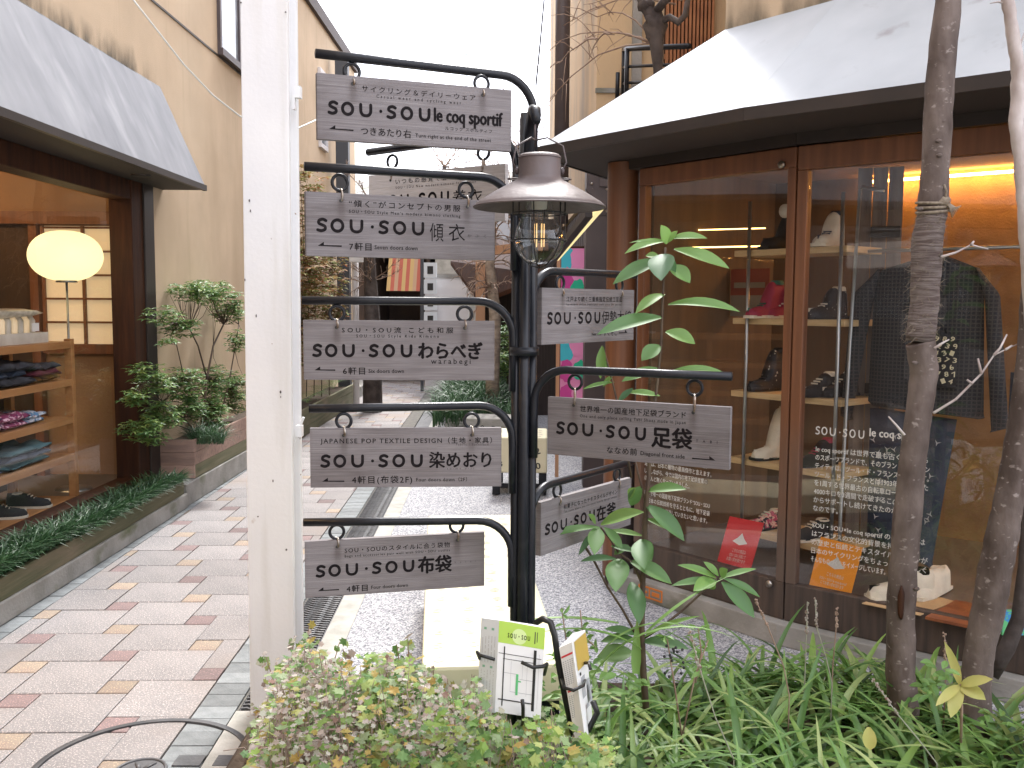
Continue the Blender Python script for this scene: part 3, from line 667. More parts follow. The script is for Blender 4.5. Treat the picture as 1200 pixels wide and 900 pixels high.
# ------------------------------------------------------------------ foliage builders
def blade(mb, p, az, L, w, lean, droop, segs=5, tw=0):
    "strap or blade leaf: arc with a folded section"
    d = Vector((cos(az), sin(az), 0)); sdv = Vector((-sin(az), cos(az), 0)); a = lean; q = Vector(p); vs = []; st_ = L / segs
    for i in range(segs + 1):
        k = i / segs; ww = w * (1 - k ** 2.2) * (.6 + .8 * min(1, k * 4) * .5) + .0006
        up = d * sin(a) + Vector((0, 0, cos(a))); nrm = d * cos(a) - Vector((0, 0, sin(a)))
        vs += [q - sdv * ww / 2, q + nrm * ww * .22, q + sdv * ww / 2]
        q = q + up * st_; a += droop / segs
    mb.add(vs, [f for i in range(segs) for f in ((i * 3, i * 3 + 1, i * 3 + 4, i * 3 + 3), (i * 3 + 1, i * 3 + 2, i * 3 + 5, i * 3 + 4))])
def leaf(mb, p, d, n, L, w, droop=.3, segs=4, fold=.18, shape=1.0):
    "pointed oval leaf from p along d, face normal n"
    p = Vector(p); d = Vector(d).normalized(); n = Vector(n); n = (n - d * n.dot(d)); n = n.normalized() if n.length > 1e-4 else d.orthogonal().normalized()
    s = d.cross(n); vs = []; q = p.copy(); a = 0
    for i in range(segs + 1):
        k = i / segs; ww = w * (sin(pi * min(1, k * .93 + .04)) ** shape) if i < segs else w * .02
        dd = d * cos(a) - n * sin(a); nn = n * cos(a) + d * sin(a)
        vs += [q - s * ww / 2 + nn * ww * fold, q, q + s * ww / 2 + nn * ww * fold]
        q = q + dd * (L / segs); a += droop / segs
    mb.add(vs, [f for i in range(segs) for f in ((i * 3, i * 3 + 1, i * 3 + 4, i * 3 + 3), (i * 3 + 1, i * 3 + 2, i * 3 + 5, i * 3 + 4))])
def rdir(r, zmin=-1, zmax=1):
    z = r.uniform(zmin, zmax); a = r.uniform(0, 2 * pi); q = sqrt(max(0, 1 - z * z)); return Vector((q * cos(a), q * sin(a), z))
def lobed(mb, p, d, n, L, r):
    "small five lobed leaf"
    d = Vector(d).normalized(); n = Vector(n); n = (n - d * n.dot(d)); n = n.normalized() if n.length > 1e-4 else d.orthogonal().normalized(); s = d.cross(n)
    sh = [(0, 0), (.28, .16), (.22, .42), (.5, .30), (.62, .45), (.78, .2), (1, 0), (.78, -.2), (.62, -.45), (.5, -.30), (.22, -.42), (.28, -.16)]
    vs = [p + d * (.5 * L)]; c = r.uniform(-.25, .25)
    for x, y in sh: vs.append(p + d * (x * L) + s * (y * L * 1.15) + n * (c * L * (abs(y) * .8 + (x - .5) ** 2)) + n * r.uniform(-.04, .04) * L)
    mb.add(vs, [(0, i, i + 1) for i in range(1, 12)] + [(0, 12, 1)])
# ground cover in the long planter
rg = random.Random(5); mb = MB()
for k in range(5600):
    y = 3.3 + 3.38 * (rg.random() ** .9); x = rg.uniform(-2.57, -2.385); az = rg.uniform(0, 2 * pi)
    if rg.random() < .3: x = -2.40; az = rg.uniform(-.9, .9)
    zb = .18 + (.03 if y < 5 else .0)
    blade(mb, (x, y, zb), az, rg.uniform(.10, .18), .011, rg.uniform(.1, .7), rg.uniform(.9, 2.1), 3)
tag(stuff(mb.build('planter_grass', M['mondo'])), 'dark green dwarf grass filling the long timber planter', 'grass')
# ------------------------------------------------------------------ shrub box by the left wall
bx = thing('planter_box', 'pinkish timber planter box holding the shrub against the stucco wall', 'planter', (-2.52, 7.6, .165))
mb = MB()
for k in range(3): mb.box(-2.655, 7.0, .17 + k * .098, -2.405, 7.022, .265 + k * .098)
for k in range(3): 
    b_ = MB(); b_.box(-2.405, 7.0, .17 + k * .098, -2.383, 9.3, .2665 + k * .098); b_.build('plank', M['planter_wood'] if k else M['planter_green'], bx, bevel=.003)
for k in range(3):
    b_ = MB(); b_.box(-2.648, 6.978, .17 + k * .098, -2.384, 6.999, .2665 + k * .098); b_.build('plank', M['planter_wood'], bx, bevel=.003)
MB().box(-2.645, 7.0, .17, -2.406, 9.29, .42).build('soil', M['soil'], bx)
def shrub_tree(name, label, base, blobs, limbs, lmat, smat, nleaf, L, w, seed, trunk_r=.014, whorl=5, group=None, cat='shrub'):
    "limbs reach to every foliage clump; leaves sit in small whorls through the clumps"
    r = random.Random(seed); t = thing(name, label, cat, base, group)
    st_ = MB(); lf = MB(); base = Vector(base)
    for path, r0, r1 in limbs: st_.tube(path, [r0 + (r1 - r0) * i / (len(path) - 1) for i in range(len(path))], 6)
    ends = [Vector(q) for path, _, _ in limbs for q in path[1:]]
    tot = sum(b[1] * b[2] * b[3] for b in blobs)
    for (c, rx, ry, rz) in blobs:
        c = Vector(c); n = int(nleaf * (rx * ry * rz) / tot / whorl) + 1
        for k in range(n):
            d = rdir(r); rad = r.random() ** .45; p = c + Vector((d.x * rx, d.y * ry, d.z * rz)) * rad
            if noise.noise(p * 9) < -.22: continue
            if k % 7 == 0:
                e = min(ends, key=lambda q: (q - p).length); m_ = (e + p) / 2 + Vector((r.uniform(-.02, .02), r.uniform(-.02, .02), -.02)); st_.tube([e, m_, p], [.003, .002, .0012], 4)
            a0 = r.uniform(0, 6.28); up = Vector((r.uniform(-.3, .3), r.uniform(-.3, .3), 1)).normalized()
            for q in range(whorl):
                a = a0 + q * 2 * pi / whorl + r.uniform(-.3, .3); dd = Vector((cos(a), sin(a), r.uniform(-.25, .3)))
                leaf(lf, p, dd, up, L * r.uniform(.7, 1.15), w * r.uniform(.8, 1.15), r.uniform(.2, .9), 2, .15)
    st_.build('stems', smat, t, True); lf.build('foliage', lmat, t); return t
B0 = Vector((-2.53, 7.25, .42))
def A3(u, v, Y): return at(u, v, Y)
def A4(u, v, x=-2.47): Y = x * FPX / (u - 600); return at(u, v, Y)
limbs = [([A4(243, 520), A4(240, 470), A4(243, 440), A4(250, 405), A4(262, 380)], .013, .006),
         ([A4(243, 445), A4(232, 405), A4(222, 385), A4(205, 378)], .008, .004),
         ([A4(240, 500), A4(228, 470), A4(215, 440), A4(206, 400)], .007, .004),
         ([A4(238, 515), A4(215, 490), A4(190, 470), A4(165, 450)], .007, .003),
         ([A4(238, 510), A4(200, 495), A4(175, 500)], .006, .003),
         ([A4(255, 500), A4(268, 450), A4(275, 410), A4(280, 380)], .008, .004)]
blobs = [(A4(225, 342), .17, .2, .10), (A4(250, 345), .15, .2, .13), (A4(268, 360), .15, .2, .15), (A4(190, 370), .13, .14, .07), (A4(212, 382), .15, .16, .09),
         (A4(172, 437), .12, .14, .08), (A4(182, 452), .13, .16, .10), (A4(215, 450), .16, .2, .14), (A4(250, 450), .14, .2, .16), (A4(275, 460), .14, .2, .2), (A4(160, 465), .10, .12, .08),
         (A4(165, 503), .13, .14, .10), (A4(190, 487), .14, .18, .12), (A4(215, 478), .15, .2, .12), (A4(245, 485), .16, .2, .14), (A4(276, 400), .1, .14, .12), (A4(183, 515), .1, .1, .05), (A4(195, 398), .08, .08, .05)]
shrub_tree('andromeda_shrub', 'multi stemmed green shrub with layered leaf clumps in the planter box', B0, blobs, limbs, M['shrub'], M['stem'], 11500, .058, .020, 11)
rg = random.Random(8); mb = MB()
for k in range(420):
    p = A3(rg.uniform(225, 262), 520, rg.uniform(7.02, 7.25)); blade(mb, (p.x, p.y, .42), rg.uniform(0, 6.28), rg.uniform(.12, .24), .006, rg.uniform(.1, .8), rg.uniform(.8, 1.8), 4)
tag(stuff(mb.build('tufted_grass', M['mondo'])), 'dark grass tuft at the foot of the shrub in the planter box', 'grass')

# ------------------------------------------------------------------ far left: nandina, ferns, planter, column
p2 = thing('timber_planter', 'weathered timber planter with ferns further up the left side of the alley', 'planter', (-2.5, 11.5, 0))
for k in range(3):
    b_ = MB(); b_.box(-2.345, 9.5, .005 + k * .1, -2.31, 13.6, .1025 + k * .1); b_.build('plank', M['planter_green'], p2, bevel=.004)
for k in range(3):
    b_ = MB(); b_.box(-2.66, 9.5 - .033, .005 + k * .1, -2.31, 9.498, .1025 + k * .1); b_.build('plank', M['planter_green'], p2, bevel=.004)
MB().box(-2.65, 9.5, .0, -2.346, 13.6, .27).build('soil', M['soil'], p2)
blobs = [(A3(362, 330, 11), .3, .5, .5), (A3(372, 270, 11.5), .28, .5, .45), (A3(385, 330, 12.3), .22, .4, .5), (A3(365, 400, 11), .28, .4, .4), (A3(392, 300, 12.6), .18, .3, .3), (A3(365, 215, 11.5), .2, .3, .3), (A3(392, 370, 12.2), .2, .4, .3)]
limbs = [([A3(350 + k * 9, 465, 10.6 + k * .35), A3(353 + k * 8, 380, 10.8 + k * .3), A3(356 + k * 8, 290, 11 + k * .3), A3(352 + k * 9, 210 + 12 * k, 11 + k * .3)], .007, .003) for k in range(5)]
shrub_tree('nandina_shrub', 'tall feathery shrub with rust and green leaves against the far stucco wall', (-2.5, 11.3, .27), blobs, limbs, M['nandina'], M['stem'], 8000, .085, .036, 21, whorl=6)
fr = thing('fern', 'bright green fern spilling over the far timber planter', 'fern', (-2.4, 11, .27))
mb = MB(); rg = random.Random(4)
for (cx_, cy_) in ((-2.42, 10.0), (-2.4, 10.9), (-2.42, 11.8), (-2.45, 12.8)):
    for k in range(14):
        az = rg.uniform(-1.8, 1.8) - .5; L = rg.uniform(.3, .5); q = Vector((cx_, cy_, .3)); a = .35
        for i in range(14):
            d = Vector((cos(az), sin(az), 0)); s = Vector((-sin(az), cos(az), 0)); up = d * sin(a) + Vector((0, 0, cos(a))); q = q + up * (L / 14); a += .12
            ww = .10 * sin(pi * (i + 1.5) / 16)
            for sg in (-1, 1): leaf(mb, q, s * sg + up * .4, Vector((0, 0, 1)), ww, .02, .2, 1)
mb.build('fronds', M['broad_bright'], fr)
# H column at the building corner, pipe
cl = thing('corner_column', 'dark steel column standing at the far corner of the left building', 'column', (-2.4, 13.8, 0))
cp = A3(404, 440, 13.8)
MB().box(cp.x - .09, 13.75, 0, cp.x + .09, 13.9, at(404, 64, 13.8).z).build('column_shaft', M['pipe'], cl, bevel=.004)
MB().box(cp.x - .13, 13.72, 0, cp.x + .13, 13.95, .03).build('base_plate', M['pipe'], cl)

# ------------------------------------------------------------------ right shop
A = Vector((.63, 4.78)); Bc = Vector((1.21, 4.07)); d1 = (Bc - A).normalized(); d2 = Vector((.768, -.641)).normalized()
n1 = Vector((-d1.y, d1.x)); n2 = Vector((-d2.y, d2.x))      # n points into the shop
if n1.x < 0: n1 = -n1
if n2.x < 0: n2 = -n2
RE = Bc + d2 * 3.2
RB = thing('right_shop_building', 'corner shop with red brown framed glass front beneath a broad grey metal awning', 'building', (2.5, 4.5, 0))
def wpt(P, z): return (P.x, P.y, z)
# upper wall
Wk = Vector((1.02, 4.66)); Wc = Wk + d1 * .62; Wr = Wc + d2 * 3.2
mb = MB()
mb.prism([Wk, Wc, Wr, Wr + Vector((3, 3)), Vector((4.5, 8.0)), Vector((1.85, 8.0))], 2.45, 7.5); mb.build('upper_wall', M['stucco'], RB)
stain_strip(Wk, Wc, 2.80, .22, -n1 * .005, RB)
# awning
LZ = 2.27
def mitre(off):  # lip line offset outwards from the facade
    a1 = A - n1 * off; c = Bc - (n1 + n2).normalized() * off / ((n1 + n2).normalized().dot(n1)); return c
C = mitre(.42); T = C - d1 * 1.24; R_ = C + d2 * 3.3; E = Vector((.58, 5.62))
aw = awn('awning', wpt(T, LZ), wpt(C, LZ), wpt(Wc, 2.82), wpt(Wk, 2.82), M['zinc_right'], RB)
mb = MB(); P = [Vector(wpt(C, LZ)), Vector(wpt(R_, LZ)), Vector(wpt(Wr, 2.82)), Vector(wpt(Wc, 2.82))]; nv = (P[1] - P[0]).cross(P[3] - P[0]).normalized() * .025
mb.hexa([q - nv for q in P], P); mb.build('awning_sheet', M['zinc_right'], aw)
mb = MB(); mb.add([wpt(E, LZ), wpt(T, LZ), wpt(Wk, 2.82), (1.25, 5.7, 2.82)], [(0, 1, 2, 3)]); mb.build('awning_return', M['zinc_right'], aw)
mb = MB(); off_in = .05
Ain = A + n1 * .1; Bin = Bc + (n1 + n2).normalized() * .1; Rin = RE + n2 * .1
mb.prism([T, C, R_, Rin, Bin, Ain, Vector((.78, 5.5)), E], LZ - .045, LZ - .02); mb.build('soffit', M['soffit'], aw)
mb = MB()
for P_, Q_ in ((E, T), (T, C), (C, R_)):
    mb.beam(wpt(P_, LZ - .025), wpt(Q_, LZ - .025), .012, .05)
mb.build('awning_lip', M['brown_metal'], aw)
# head trim and frames
def seg(mb, P, d, n_, s0, s1, o0, o1, z0, z1):
    a, b = P + d * s0, P + d * s1
    mb.prism([a + n_ * o0, b + n_ * o0, b + n_ * o1, a + n_ * o1], z0, z1)
Lp = (Bc - A).length
mb = MB(); seg(mb, A, d1, n1, -.06, Lp, -.01, .12, 2.175, LZ - .046); seg(mb, Bc, d2, n2, .0, 3.2, -.01, .12, 2.175, LZ - .046); mb.build('head_trim', M['brown_metal'], RB)
def framed(P, d, n_, L, z0, z1, st_w, top, bot, mat_top, mat_bot, name):
    f = MB(); seg(f, P, d, n_, .004, st_w, 0, .05, z0 + bot, z1 - top); seg(f, P, d, n_, L - st_w, L - .004, 0, .05, z0 + bot, z1 - top); seg(f, P, d, n_, .004, L - .004, .0, .05, z1 - top, z1)
    fo_ = f.build(name, mat_top, RB, bevel=.004)
    f = MB(); seg(f, P, d, n_, .004, L - .004, .002, .05, z0, z0 + bot); f.build('bottom_rail', mat_bot, fo_, bevel=.004)
    f = MB(); seg(f, P, d, n_, st_w, L - st_w, .021, .027, z0 + bot, z1 - top); pn = f.build('pane', M['glass'], fo_)
    return fo_
KZ = .10
fd = framed(A, d1, n1, Lp, KZ, 2.17, .045, .085, .17, M['frame_wood'], M['red_wood_worn'], 'glass_door')
fw = framed(Bc, d2, n2, 1.62, KZ, 2.17, .05, .10, .17, M['frame_wood'], M['red_wood_worn'], 'shop_window')
fw2 = framed(Bc + d2 * 1.62, d2, n2, 1.6, KZ, 2.17, .05, .10, .17, M['frame_wood'], M['red_wood_worn'], 'shop_window')
for q, zz in ((.05, .25), (.04, 2.1)):
    b_ = MB(); c = A + d1 * (Lp - .07) - n1 * .004; ax = Vector((n1.x, n1.y, 0)); b_.tube([(c.x, c.y, zz), (c.x - n1.x * .012, c.y - n1.y * .012, zz)], .016, 12); b_.build('door_lock', M['silver'], fd, True)
# pillar left of the door, return wall
mb = MB(); c = A + Vector((-.055, .16)); mb.lathe((c.x, c.y, 0), [(.085, .05), (.085, LZ - .05)], 20); mb.build('corner_pillar', M['red_wood'], RB, True)
mb = MB(); mb.prism([Vector((.50, 4.92)), Vector((.575, 4.80)), Vector((.66, 4.9)), Vector((.6, 5.05))], .0, .75); mb.build('pillar_base', M['siding'], RB, bevel=.004)
mb = MB(); mb.prism([Vector((.60, 5.0)), Vector((.66, 4.95)), Vector((.98, 7.4)), Vector((.92, 7.45))], 0, LZ - .05); mb.build('side_wall', M['siding'], RB)
# kerb under the front
mb = MB(); o = -.055
K0, K1, K2 = A - d1 * .12 - n1 * .055, Bc - (n1 + n2).normalized() * .056, RE - n2 * .055
mb.prism([K0, K1, K2, K2 + n2 * .4, K1 + (n1 + n2).normalized() * .4, K0 + n1 * .4], 0, KZ - .002); mb.build('plinth', M['concrete'], RB, bevel=.005)
# orange utility mark on the plinth
om = MB(); P_ = A + d1 * .10 - n1 * .058
for (a0, a1, z0, z1) in ((0, .16, .02, .028), (0, .16, .072, .08), (0, .008, .028, .072), (.152, .16, .028, .072), (.07, .078, .028, .072), (.02, .06, .045, .055), (.09, .14, .04, .06)):
    seg(om, P_, d1, n1, a0, a1, 0, .003, z0, z1)
om.build('painted_mark', M['orange_mark'], RB)
# interior shell
I0, I1, I2, I3 = A + n1 * .06 + d1 * .0, Vector((1.5, 5.6)), Vector((1.93, 5.3)), RE + n2 * 1.5
mb = MB(); mb.wall(wpt(A + n1 * .06, 0), wpt(I1, 0), .1, 2.3, -.05); mb.wall(wpt(I1, 0), wpt(I2, 0), .1, 2.3, .05); mb.build('interior_back_wall', M['plaster_dark'], RB)
mb = MB(); mb.wall(wpt(I2, 0), wpt(I3, 0), .1, 2.3, .05); mb.build('interior_wall', M['orange_wall'], RB)
mb = MB(); mb.prism([I0, Bc + (n1 + n2).normalized() * .06, RE + n2 * .06, I3, I2, I1], .11, .255); mb.build('display_floor', M['window_floor'], RB)
mb = MB(); mb.prism([I0 , Bc + (n1 + n2).normalized() * .06, RE + n2 * .06, I3, I2, I1], 2.2, 2.215); mb.build('interior_ceiling', M['plaster'], RB)
# lit strips: one along the top of the back wall behind the jacket, two thin ones further left
def lstrip(p, q, z, w, h, mat='led_thin'):
    b_ = MB(); b_.beam((p.x, p.y, z), (q.x, q.y, z), w, h); return b_.build('light_strip', M[mat], RB)
q0, q1 = I2.lerp(I3, .02), I2.lerp(I3, .9)
off = Vector((q1 - q0)).normalized(); off = Vector((off.y, -off.x))
if off.dot(Vector((-.7, -.7))) < 0: off = -off
lstrip(q0 + off * .05, q1 + off * .05, 2.17, .03, .012, 'led')
a_, b_2 = at(765, 271, 5.15), at(897, 270, 4.9); lstrip(a_.to_2d(), b_2.to_2d(), a_.z, .006, .006)
a_, b_2 = at(765, 291, 5.1), at(900, 290, 4.85); lstrip(a_.to_2d(), b_2.to_2d(), a_.z, .008, .007)
# garment panel: old grey wooden shutter standing inside the window
sh = thing('wooden_shutter', 'tall grey wooden shutter with iron hinge straps standing inside the right window', 'shutter', at(1022, 600, 4.55))
s0, s1 = at(998, 400, 4.5), at(1052, 400, 4.42)
for k in range(3):
    a, b = s0.lerp(s1, k / 3 + .01), s0.lerp(s1, (k + 1) / 3 - .01); b_ = MB(); b_.wall(a, b, .26, 2.14, .03); b_.build('plank', M['shutter_grey'] if 'shutter_grey' in M else M['steel_brown'], sh)
for v in (272, 455):
    z = at(1020, v, 4.45).z; b_ = MB(); a, b = s0.lerp(s1, .35), s0.lerp(s1, .98); b_.wall(a + Vector((-.01, -.012, 0)), b + Vector((-.01, -.012, 0)), z - .025, z + .025, -.008); b_.build('hinge_strap', M['brown_metal'], sh)
# shelves behind the door
SA, SB = Vector((1.11, 4.74)), Vector((1.5, 4.25))
sn = Vector((.773, .63))
shf = thing('shoe_shelf', 'rack of pale wooden shoe shelves on thin metal rods behind the glass door', 'shelf', wpt((SA + SB) / 2, .26))
SZ = [1.765, 1.43, 1.065, .725, .37]
for z in SZ:
    b_ = MB(); b_.prism([SA, SB, SB + sn * .3, SA + sn * .3], z - .03, z); b_.build('shelf_board', M['pale_wood'], shf, bevel=.002)
for P_, q in ((SA.lerp(SB, .16), 0), (SA.lerp(SB, .97), 1)):
    b_ = MB(); P2 = P_ - sn * .015; b_.tube([wpt(P2, .26), wpt(P2, 2.0)], .009, 8); b_.build('rod', M['chrome'], shf, True)
# muted poster on the inner wall, standing in for a reflection in the glass
ps = thing('reflection_poster', 'faint red and grey notice imitating a reflection, on the wall behind the glass door', 'poster', at(878, 345, 5.2))
a, b = at(856, 345, 5.25), at(901, 345, 5.05)
za, zb, zc = at(878, 371, 5.15).z, at(878, 346, 5.15).z, at(878, 315, 5.15).z
MB().wall(a, b, za, zb, .004).build('lower_sheet', M['faint_grey'], ps); MB().wall(a, b, zb, zc, .004).build('upper_sheet', M['faint_red'], ps)
b_ = MB(); b_.wall(a.lerp(b, .1) + Vector((-.004, -.006, 0)), b.lerp(a, .1) + Vector((-.004, -.006, 0)), zb + .04, zb + .07, .003); b_.build('title_band', M['faint_grey'], ps)

# ------------------------------------------------------------------ right side beyond the shop
R2 = thing('back_building', 'stained beige building with dark siding below and a brown downpipe up the alley', 'building', (1.5, 10, 0))
mb = MB(); mb.prism([Vector((.72, 8.35)), Vector((2.9, 8.35)), Vector((2.9, 16)), Vector((.60, 16))], 2.5, 6.6); mb.build('wall', M['stucco_dirty'], R2)
mb = MB(); mb.prism([Vector((.71, 8.33)), Vector((2.9, 8.33)), Vector((2.9, 8.36)), Vector((.71, 8.36))], 3.32, 3.36); mb.prism([Vector((1.02, 8.28)), Vector((1.10, 8.28)), Vector((1.10, 8.36)), Vector((1.02, 8.36))], 2.4, 6.6); mb.build('string_course', M['concrete'], R2)
mb = MB(); c = at(671, 60, 9.6); mb.tube([(c.x - .1, 9.6, 2.3), (c.x - .1, 9.6, 6.6)], .075, 10); mb.build('downpipe', M['steel_brown'], R2, True)
mb = MB(); mb.prism([Vector((.76, 8.4)), Vector((2.9, 8.4)), Vector((2.9, 16)), Vector((.65, 16))], 0, 2.5); mb.build('lower_wall', M['siding'], R2)
for k in range(30):
    y = 8.42 + k * .24; x = .76 - (.11) * (y - 8.4) / 7.6; b_ = MB(); b_.box(x - .014, y, .05, x + .01, y + .225, 2.48); b_.build('plank', M['siding'], R2)
lw0, lw1 = at(779, 30, 8.3), at(836, 30, 8.3); z0, z1 = 3.55, 5.2
lo = MB().box(lw0.x, 8.31, z0, lw1.x, 8.345, z1).build('window', M['dark_wood'], R2)
for k in range(13):
    x = lw0.x + (lw1.x - lw0.x) * (k + .5) / 13; MB().box(x - .010, 8.24, z0, x + .010, 8.29, z1).build('slat', M['slat_wood'], lo)
for zz in (z0 + .05, z0 + .62): MB().box(lw0.x, 8.292, zz, lw1.x, 8.308, zz + .04).build('rail', M['slat_wood'], lo)
# steel column with bolted plate
c = at(697, 560, 7.6)
sc = thing('steel_column', 'brown steel column with bolted plates beside the right shop', 'column', (c.x, 7.6, 0))
MB().box(c.x - .1, 7.55, 0, c.x + .1, 7.72, 2.62).build('column_shaft', M['steel_brown'], sc, bevel=.004)
zt, zb = at(697, 211, 7.55).z, at(697, 252, 7.55).z
MB().box(c.x - .085, 7.538, zb, c.x + .085, 7.549, zt).build('splice_plate', M['steel_brown'], sc)
for i in (-1, 1):
    for z in (zb + .03, zb + .2, zt - .03): b_ = MB(); b_.ball((c.x + i * .06, 7.534, z), .011, .006, .011, 8, 5); b_.build('bolt', M['silver'], sc, True)
b_ = MB(); b_.beam(at(688, 220, 7.5), at(710, 240, 7.5), .04, .04); b_.build('bracket', M['steel_brown'], sc)
b_ = MB(); b_.beam((c.x, 7.6, 2.5), (1.6, 7.6, 2.5), .16, .16); b_.build('beam', M['steel_brown'], sc)
# patterned banner
def pt2(u, v, Y): return at(u, v, Y)
bn = thing('patterned_banner', 'bright cyan pink and green patchwork cloth banner hanging beside the steel column', 'banner', at(672, 470, 8.0))
rb = random.Random(12)
P0, P1 = at(657, 380, 8.0), at(684, 380, 8.0); zT, zB = at(670, 291, 8).z, at(670, 470, 8).z
mats = [M['cyan'], M['pink'], M['magenta'], M['emerald']]
base = MB(); base.box(P0.x, 8.0, zB, P1.x, 8.006, zT); base.build('cloth', M['pink'], bn)
def blobface(mb, cx, cz, r, y, seed, lx0, lx1):
    n = 18; pts = []
    for k in range(n):
        a = 2 * pi * k / n; q = r * (1 + .35 * noise.noise(Vector((cos(a) * 2 + seed, sin(a) * 2, seed)))); x = min(max(cx + q * cos(a), lx0), lx1); z = min(max(cz + q * sin(a) * 1.6, zB), zT); pts.append((x, y, z))
    mb.add([(cx, y, cz)] + pts, [(0, k + 1, (k + 1) % n + 1) for k in range(n)])
k = 0
for (fx, fz, r, m) in ((.2, .95, .07, 'cyan'), (.75, .93, .07, 'pink'), (.2, .78, .07, 'magenta'), (.75, .72, .065, 'emerald'), (.3, .58, .06, 'emerald'), (.2, .34, .07, 'cyan'), (.75, .38, .07, 'pink'), (.25, .2, .06, 'magenta'), (.85, .2, .055, 'emerald'), (.3, .04, .06, 'magenta'), (.8, .05, .06, 'pink')):
    b_ = MB(); blobface(b_, P0.x + (P1.x - P0.x) * fx, zB + (zT - zB) * fz, r, 7.9985 - .0006 * k, k * 3.3, P0.x, P1.x); b_.build('patch', M[m], bn); k += 1
b_ = MB(); b_.tube([(P0.x - .03, 8.003, zT + .01), (P1.x + .03, 8.003, zT + .01)], .01, 8); b_.build('rod', M['dark_wood'], bn, True)
b_ = MB(); b_.box(P0.x - .035, 8.02, .0, P0.x - .005, 8.05, zT); b_.build('side_post', M['tan_post'], bn)
b3 = thing('narrow_banner', 'thin slip of cyan and pink banner between the steel column and the shop pillar', 'banner', at(711, 470, 7.9))
q0, q1 = at(706, 380, 7.9), at(716, 380, 7.9)
MB().box(q0.x, 7.9, at(711, 466, 7.9).z, q1.x, 7.906, at(711, 340, 7.9).z).build('cloth', M['cyan'], b3)
MB().box(q0.x + .02, 7.896, at(711, 430, 7.9).z, q1.x, 7.899, at(711, 380, 7.9).z).build('patch', M['pink'], b3)
# braces under the awning
b_ = MB(); b_.beam(at(704, 243, 6.3), at(652, 303, 7.6), .035, .035); tag(b_.build('yellow_beam', M['yellow_strip']), 'slanting yellow painted beam edge with a slight added glow below the awning behind the lantern', 'light')
b_ = MB(); b_.beam(at(690, 250, 6.2), at(636, 318, 7.6), .05, .05); tag(b_.build('steel_brace', M['brown_metal']), 'slanting dark brace beside the yellow strip behind the lantern', 'brace')
# balcony railing
bl = thing('balcony_railing', 'black metal balcony railing on the stained wall above the right awning', 'railing', at(760, 115, 7.2))
for v in (57, 78, 97):
    b_ = MB(); b_.tube([at(731, v + 1, 8.2), at(736, v, 7.3), at(808, v - 3, 6.6)], .012 if v > 57 else .02, 6); b_.build('rail', M['black_steel'], bl, True)
for u, v0, v1, Y in ((731, 58, 118, 8.2), (735, 58, 116, 7.3), (724, 85, 118, 8.2)):
    b_ = MB(); b_.tube([at(u, v0, Y), at(u - 1, v1, Y)], .018, 6); b_.build('post', M['black_steel'], bl, True)
# pruned tree by the balcony
tr = thing('pollarded_tree', 'knobbly dark pruned tree rising behind the right awning', 'tree', at(771, 82, 6.2))
b_ = MB(); b_.tube([at(772, 130, 6.2), at(771, 80, 6.2), at(769, 45, 6.2), at(765, 20, 6.2), at(755, 5, 6.2), at(745, -12, 6.2)], [.032, .032, .05, .05, .03, .024], 10)
b_.tube([at(770, 28, 6.2), at(785, 20, 6.15), at(795, 26, 6.1), at(803, 18, 6.1), at(806, 0, 6.1), at(800, -20, 6.1)], [.03, .022, .024, .02, .018, .018], 8)
b_.tube([at(764, 30, 6.2), at(761, 44, 6.2), at(764, 50, 6.2)], [.03, .025, .01], 8); b_.tube([at(768, 15, 6.2), at(778, 2, 6.1), at(790, -8, 6.1)], [.03, .025, .02], 8)
b_.ball(at(768, 30, 6.2), .07, .06, .09, 12, 8, .5, 3); b_.ball(at(757, 6, 6.2), .05, .05, .05, 10, 7, .5, 5)
b_.build('trunk', M['bark_dark'], tr, True)
b_ = MB(); rg = random.Random(31)
for (u0, v0, u1, v1) in ((763, 52, 712, 40), (763, 50, 655, 48), (760, 40, 700, 20), (792, 5, 660, 30), (765, 50, 640, 120), (715, 40, 690, 70), (700, 45, 655, 75), (800, 0, 690, 5)):
    a, b = at(u0, v0, 6.2), at(u1, v1, 6.5); m_ = (a + b) / 2 + Vector((0, 0, rg.uniform(.02, .12))); b_.tube([a, (a + m_) / 2 + Vector((0, 0, .02)), m_, (m_ + b) / 2 + Vector((0, 0, .02)), b], [.007, .006, .005, .004, .002], 5)
    for k in range(4):
        q = m_.lerp(b, rg.random()); e = q + Vector((rg.uniform(-.25, .1), 0, rg.uniform(-.3, .2))); b_.tube([q, (q + e) / 2 + Vector((0, 0, .02)), e], [.004, .003, .001], 4)
b_.build('twigs', M['twig'], tr, True)

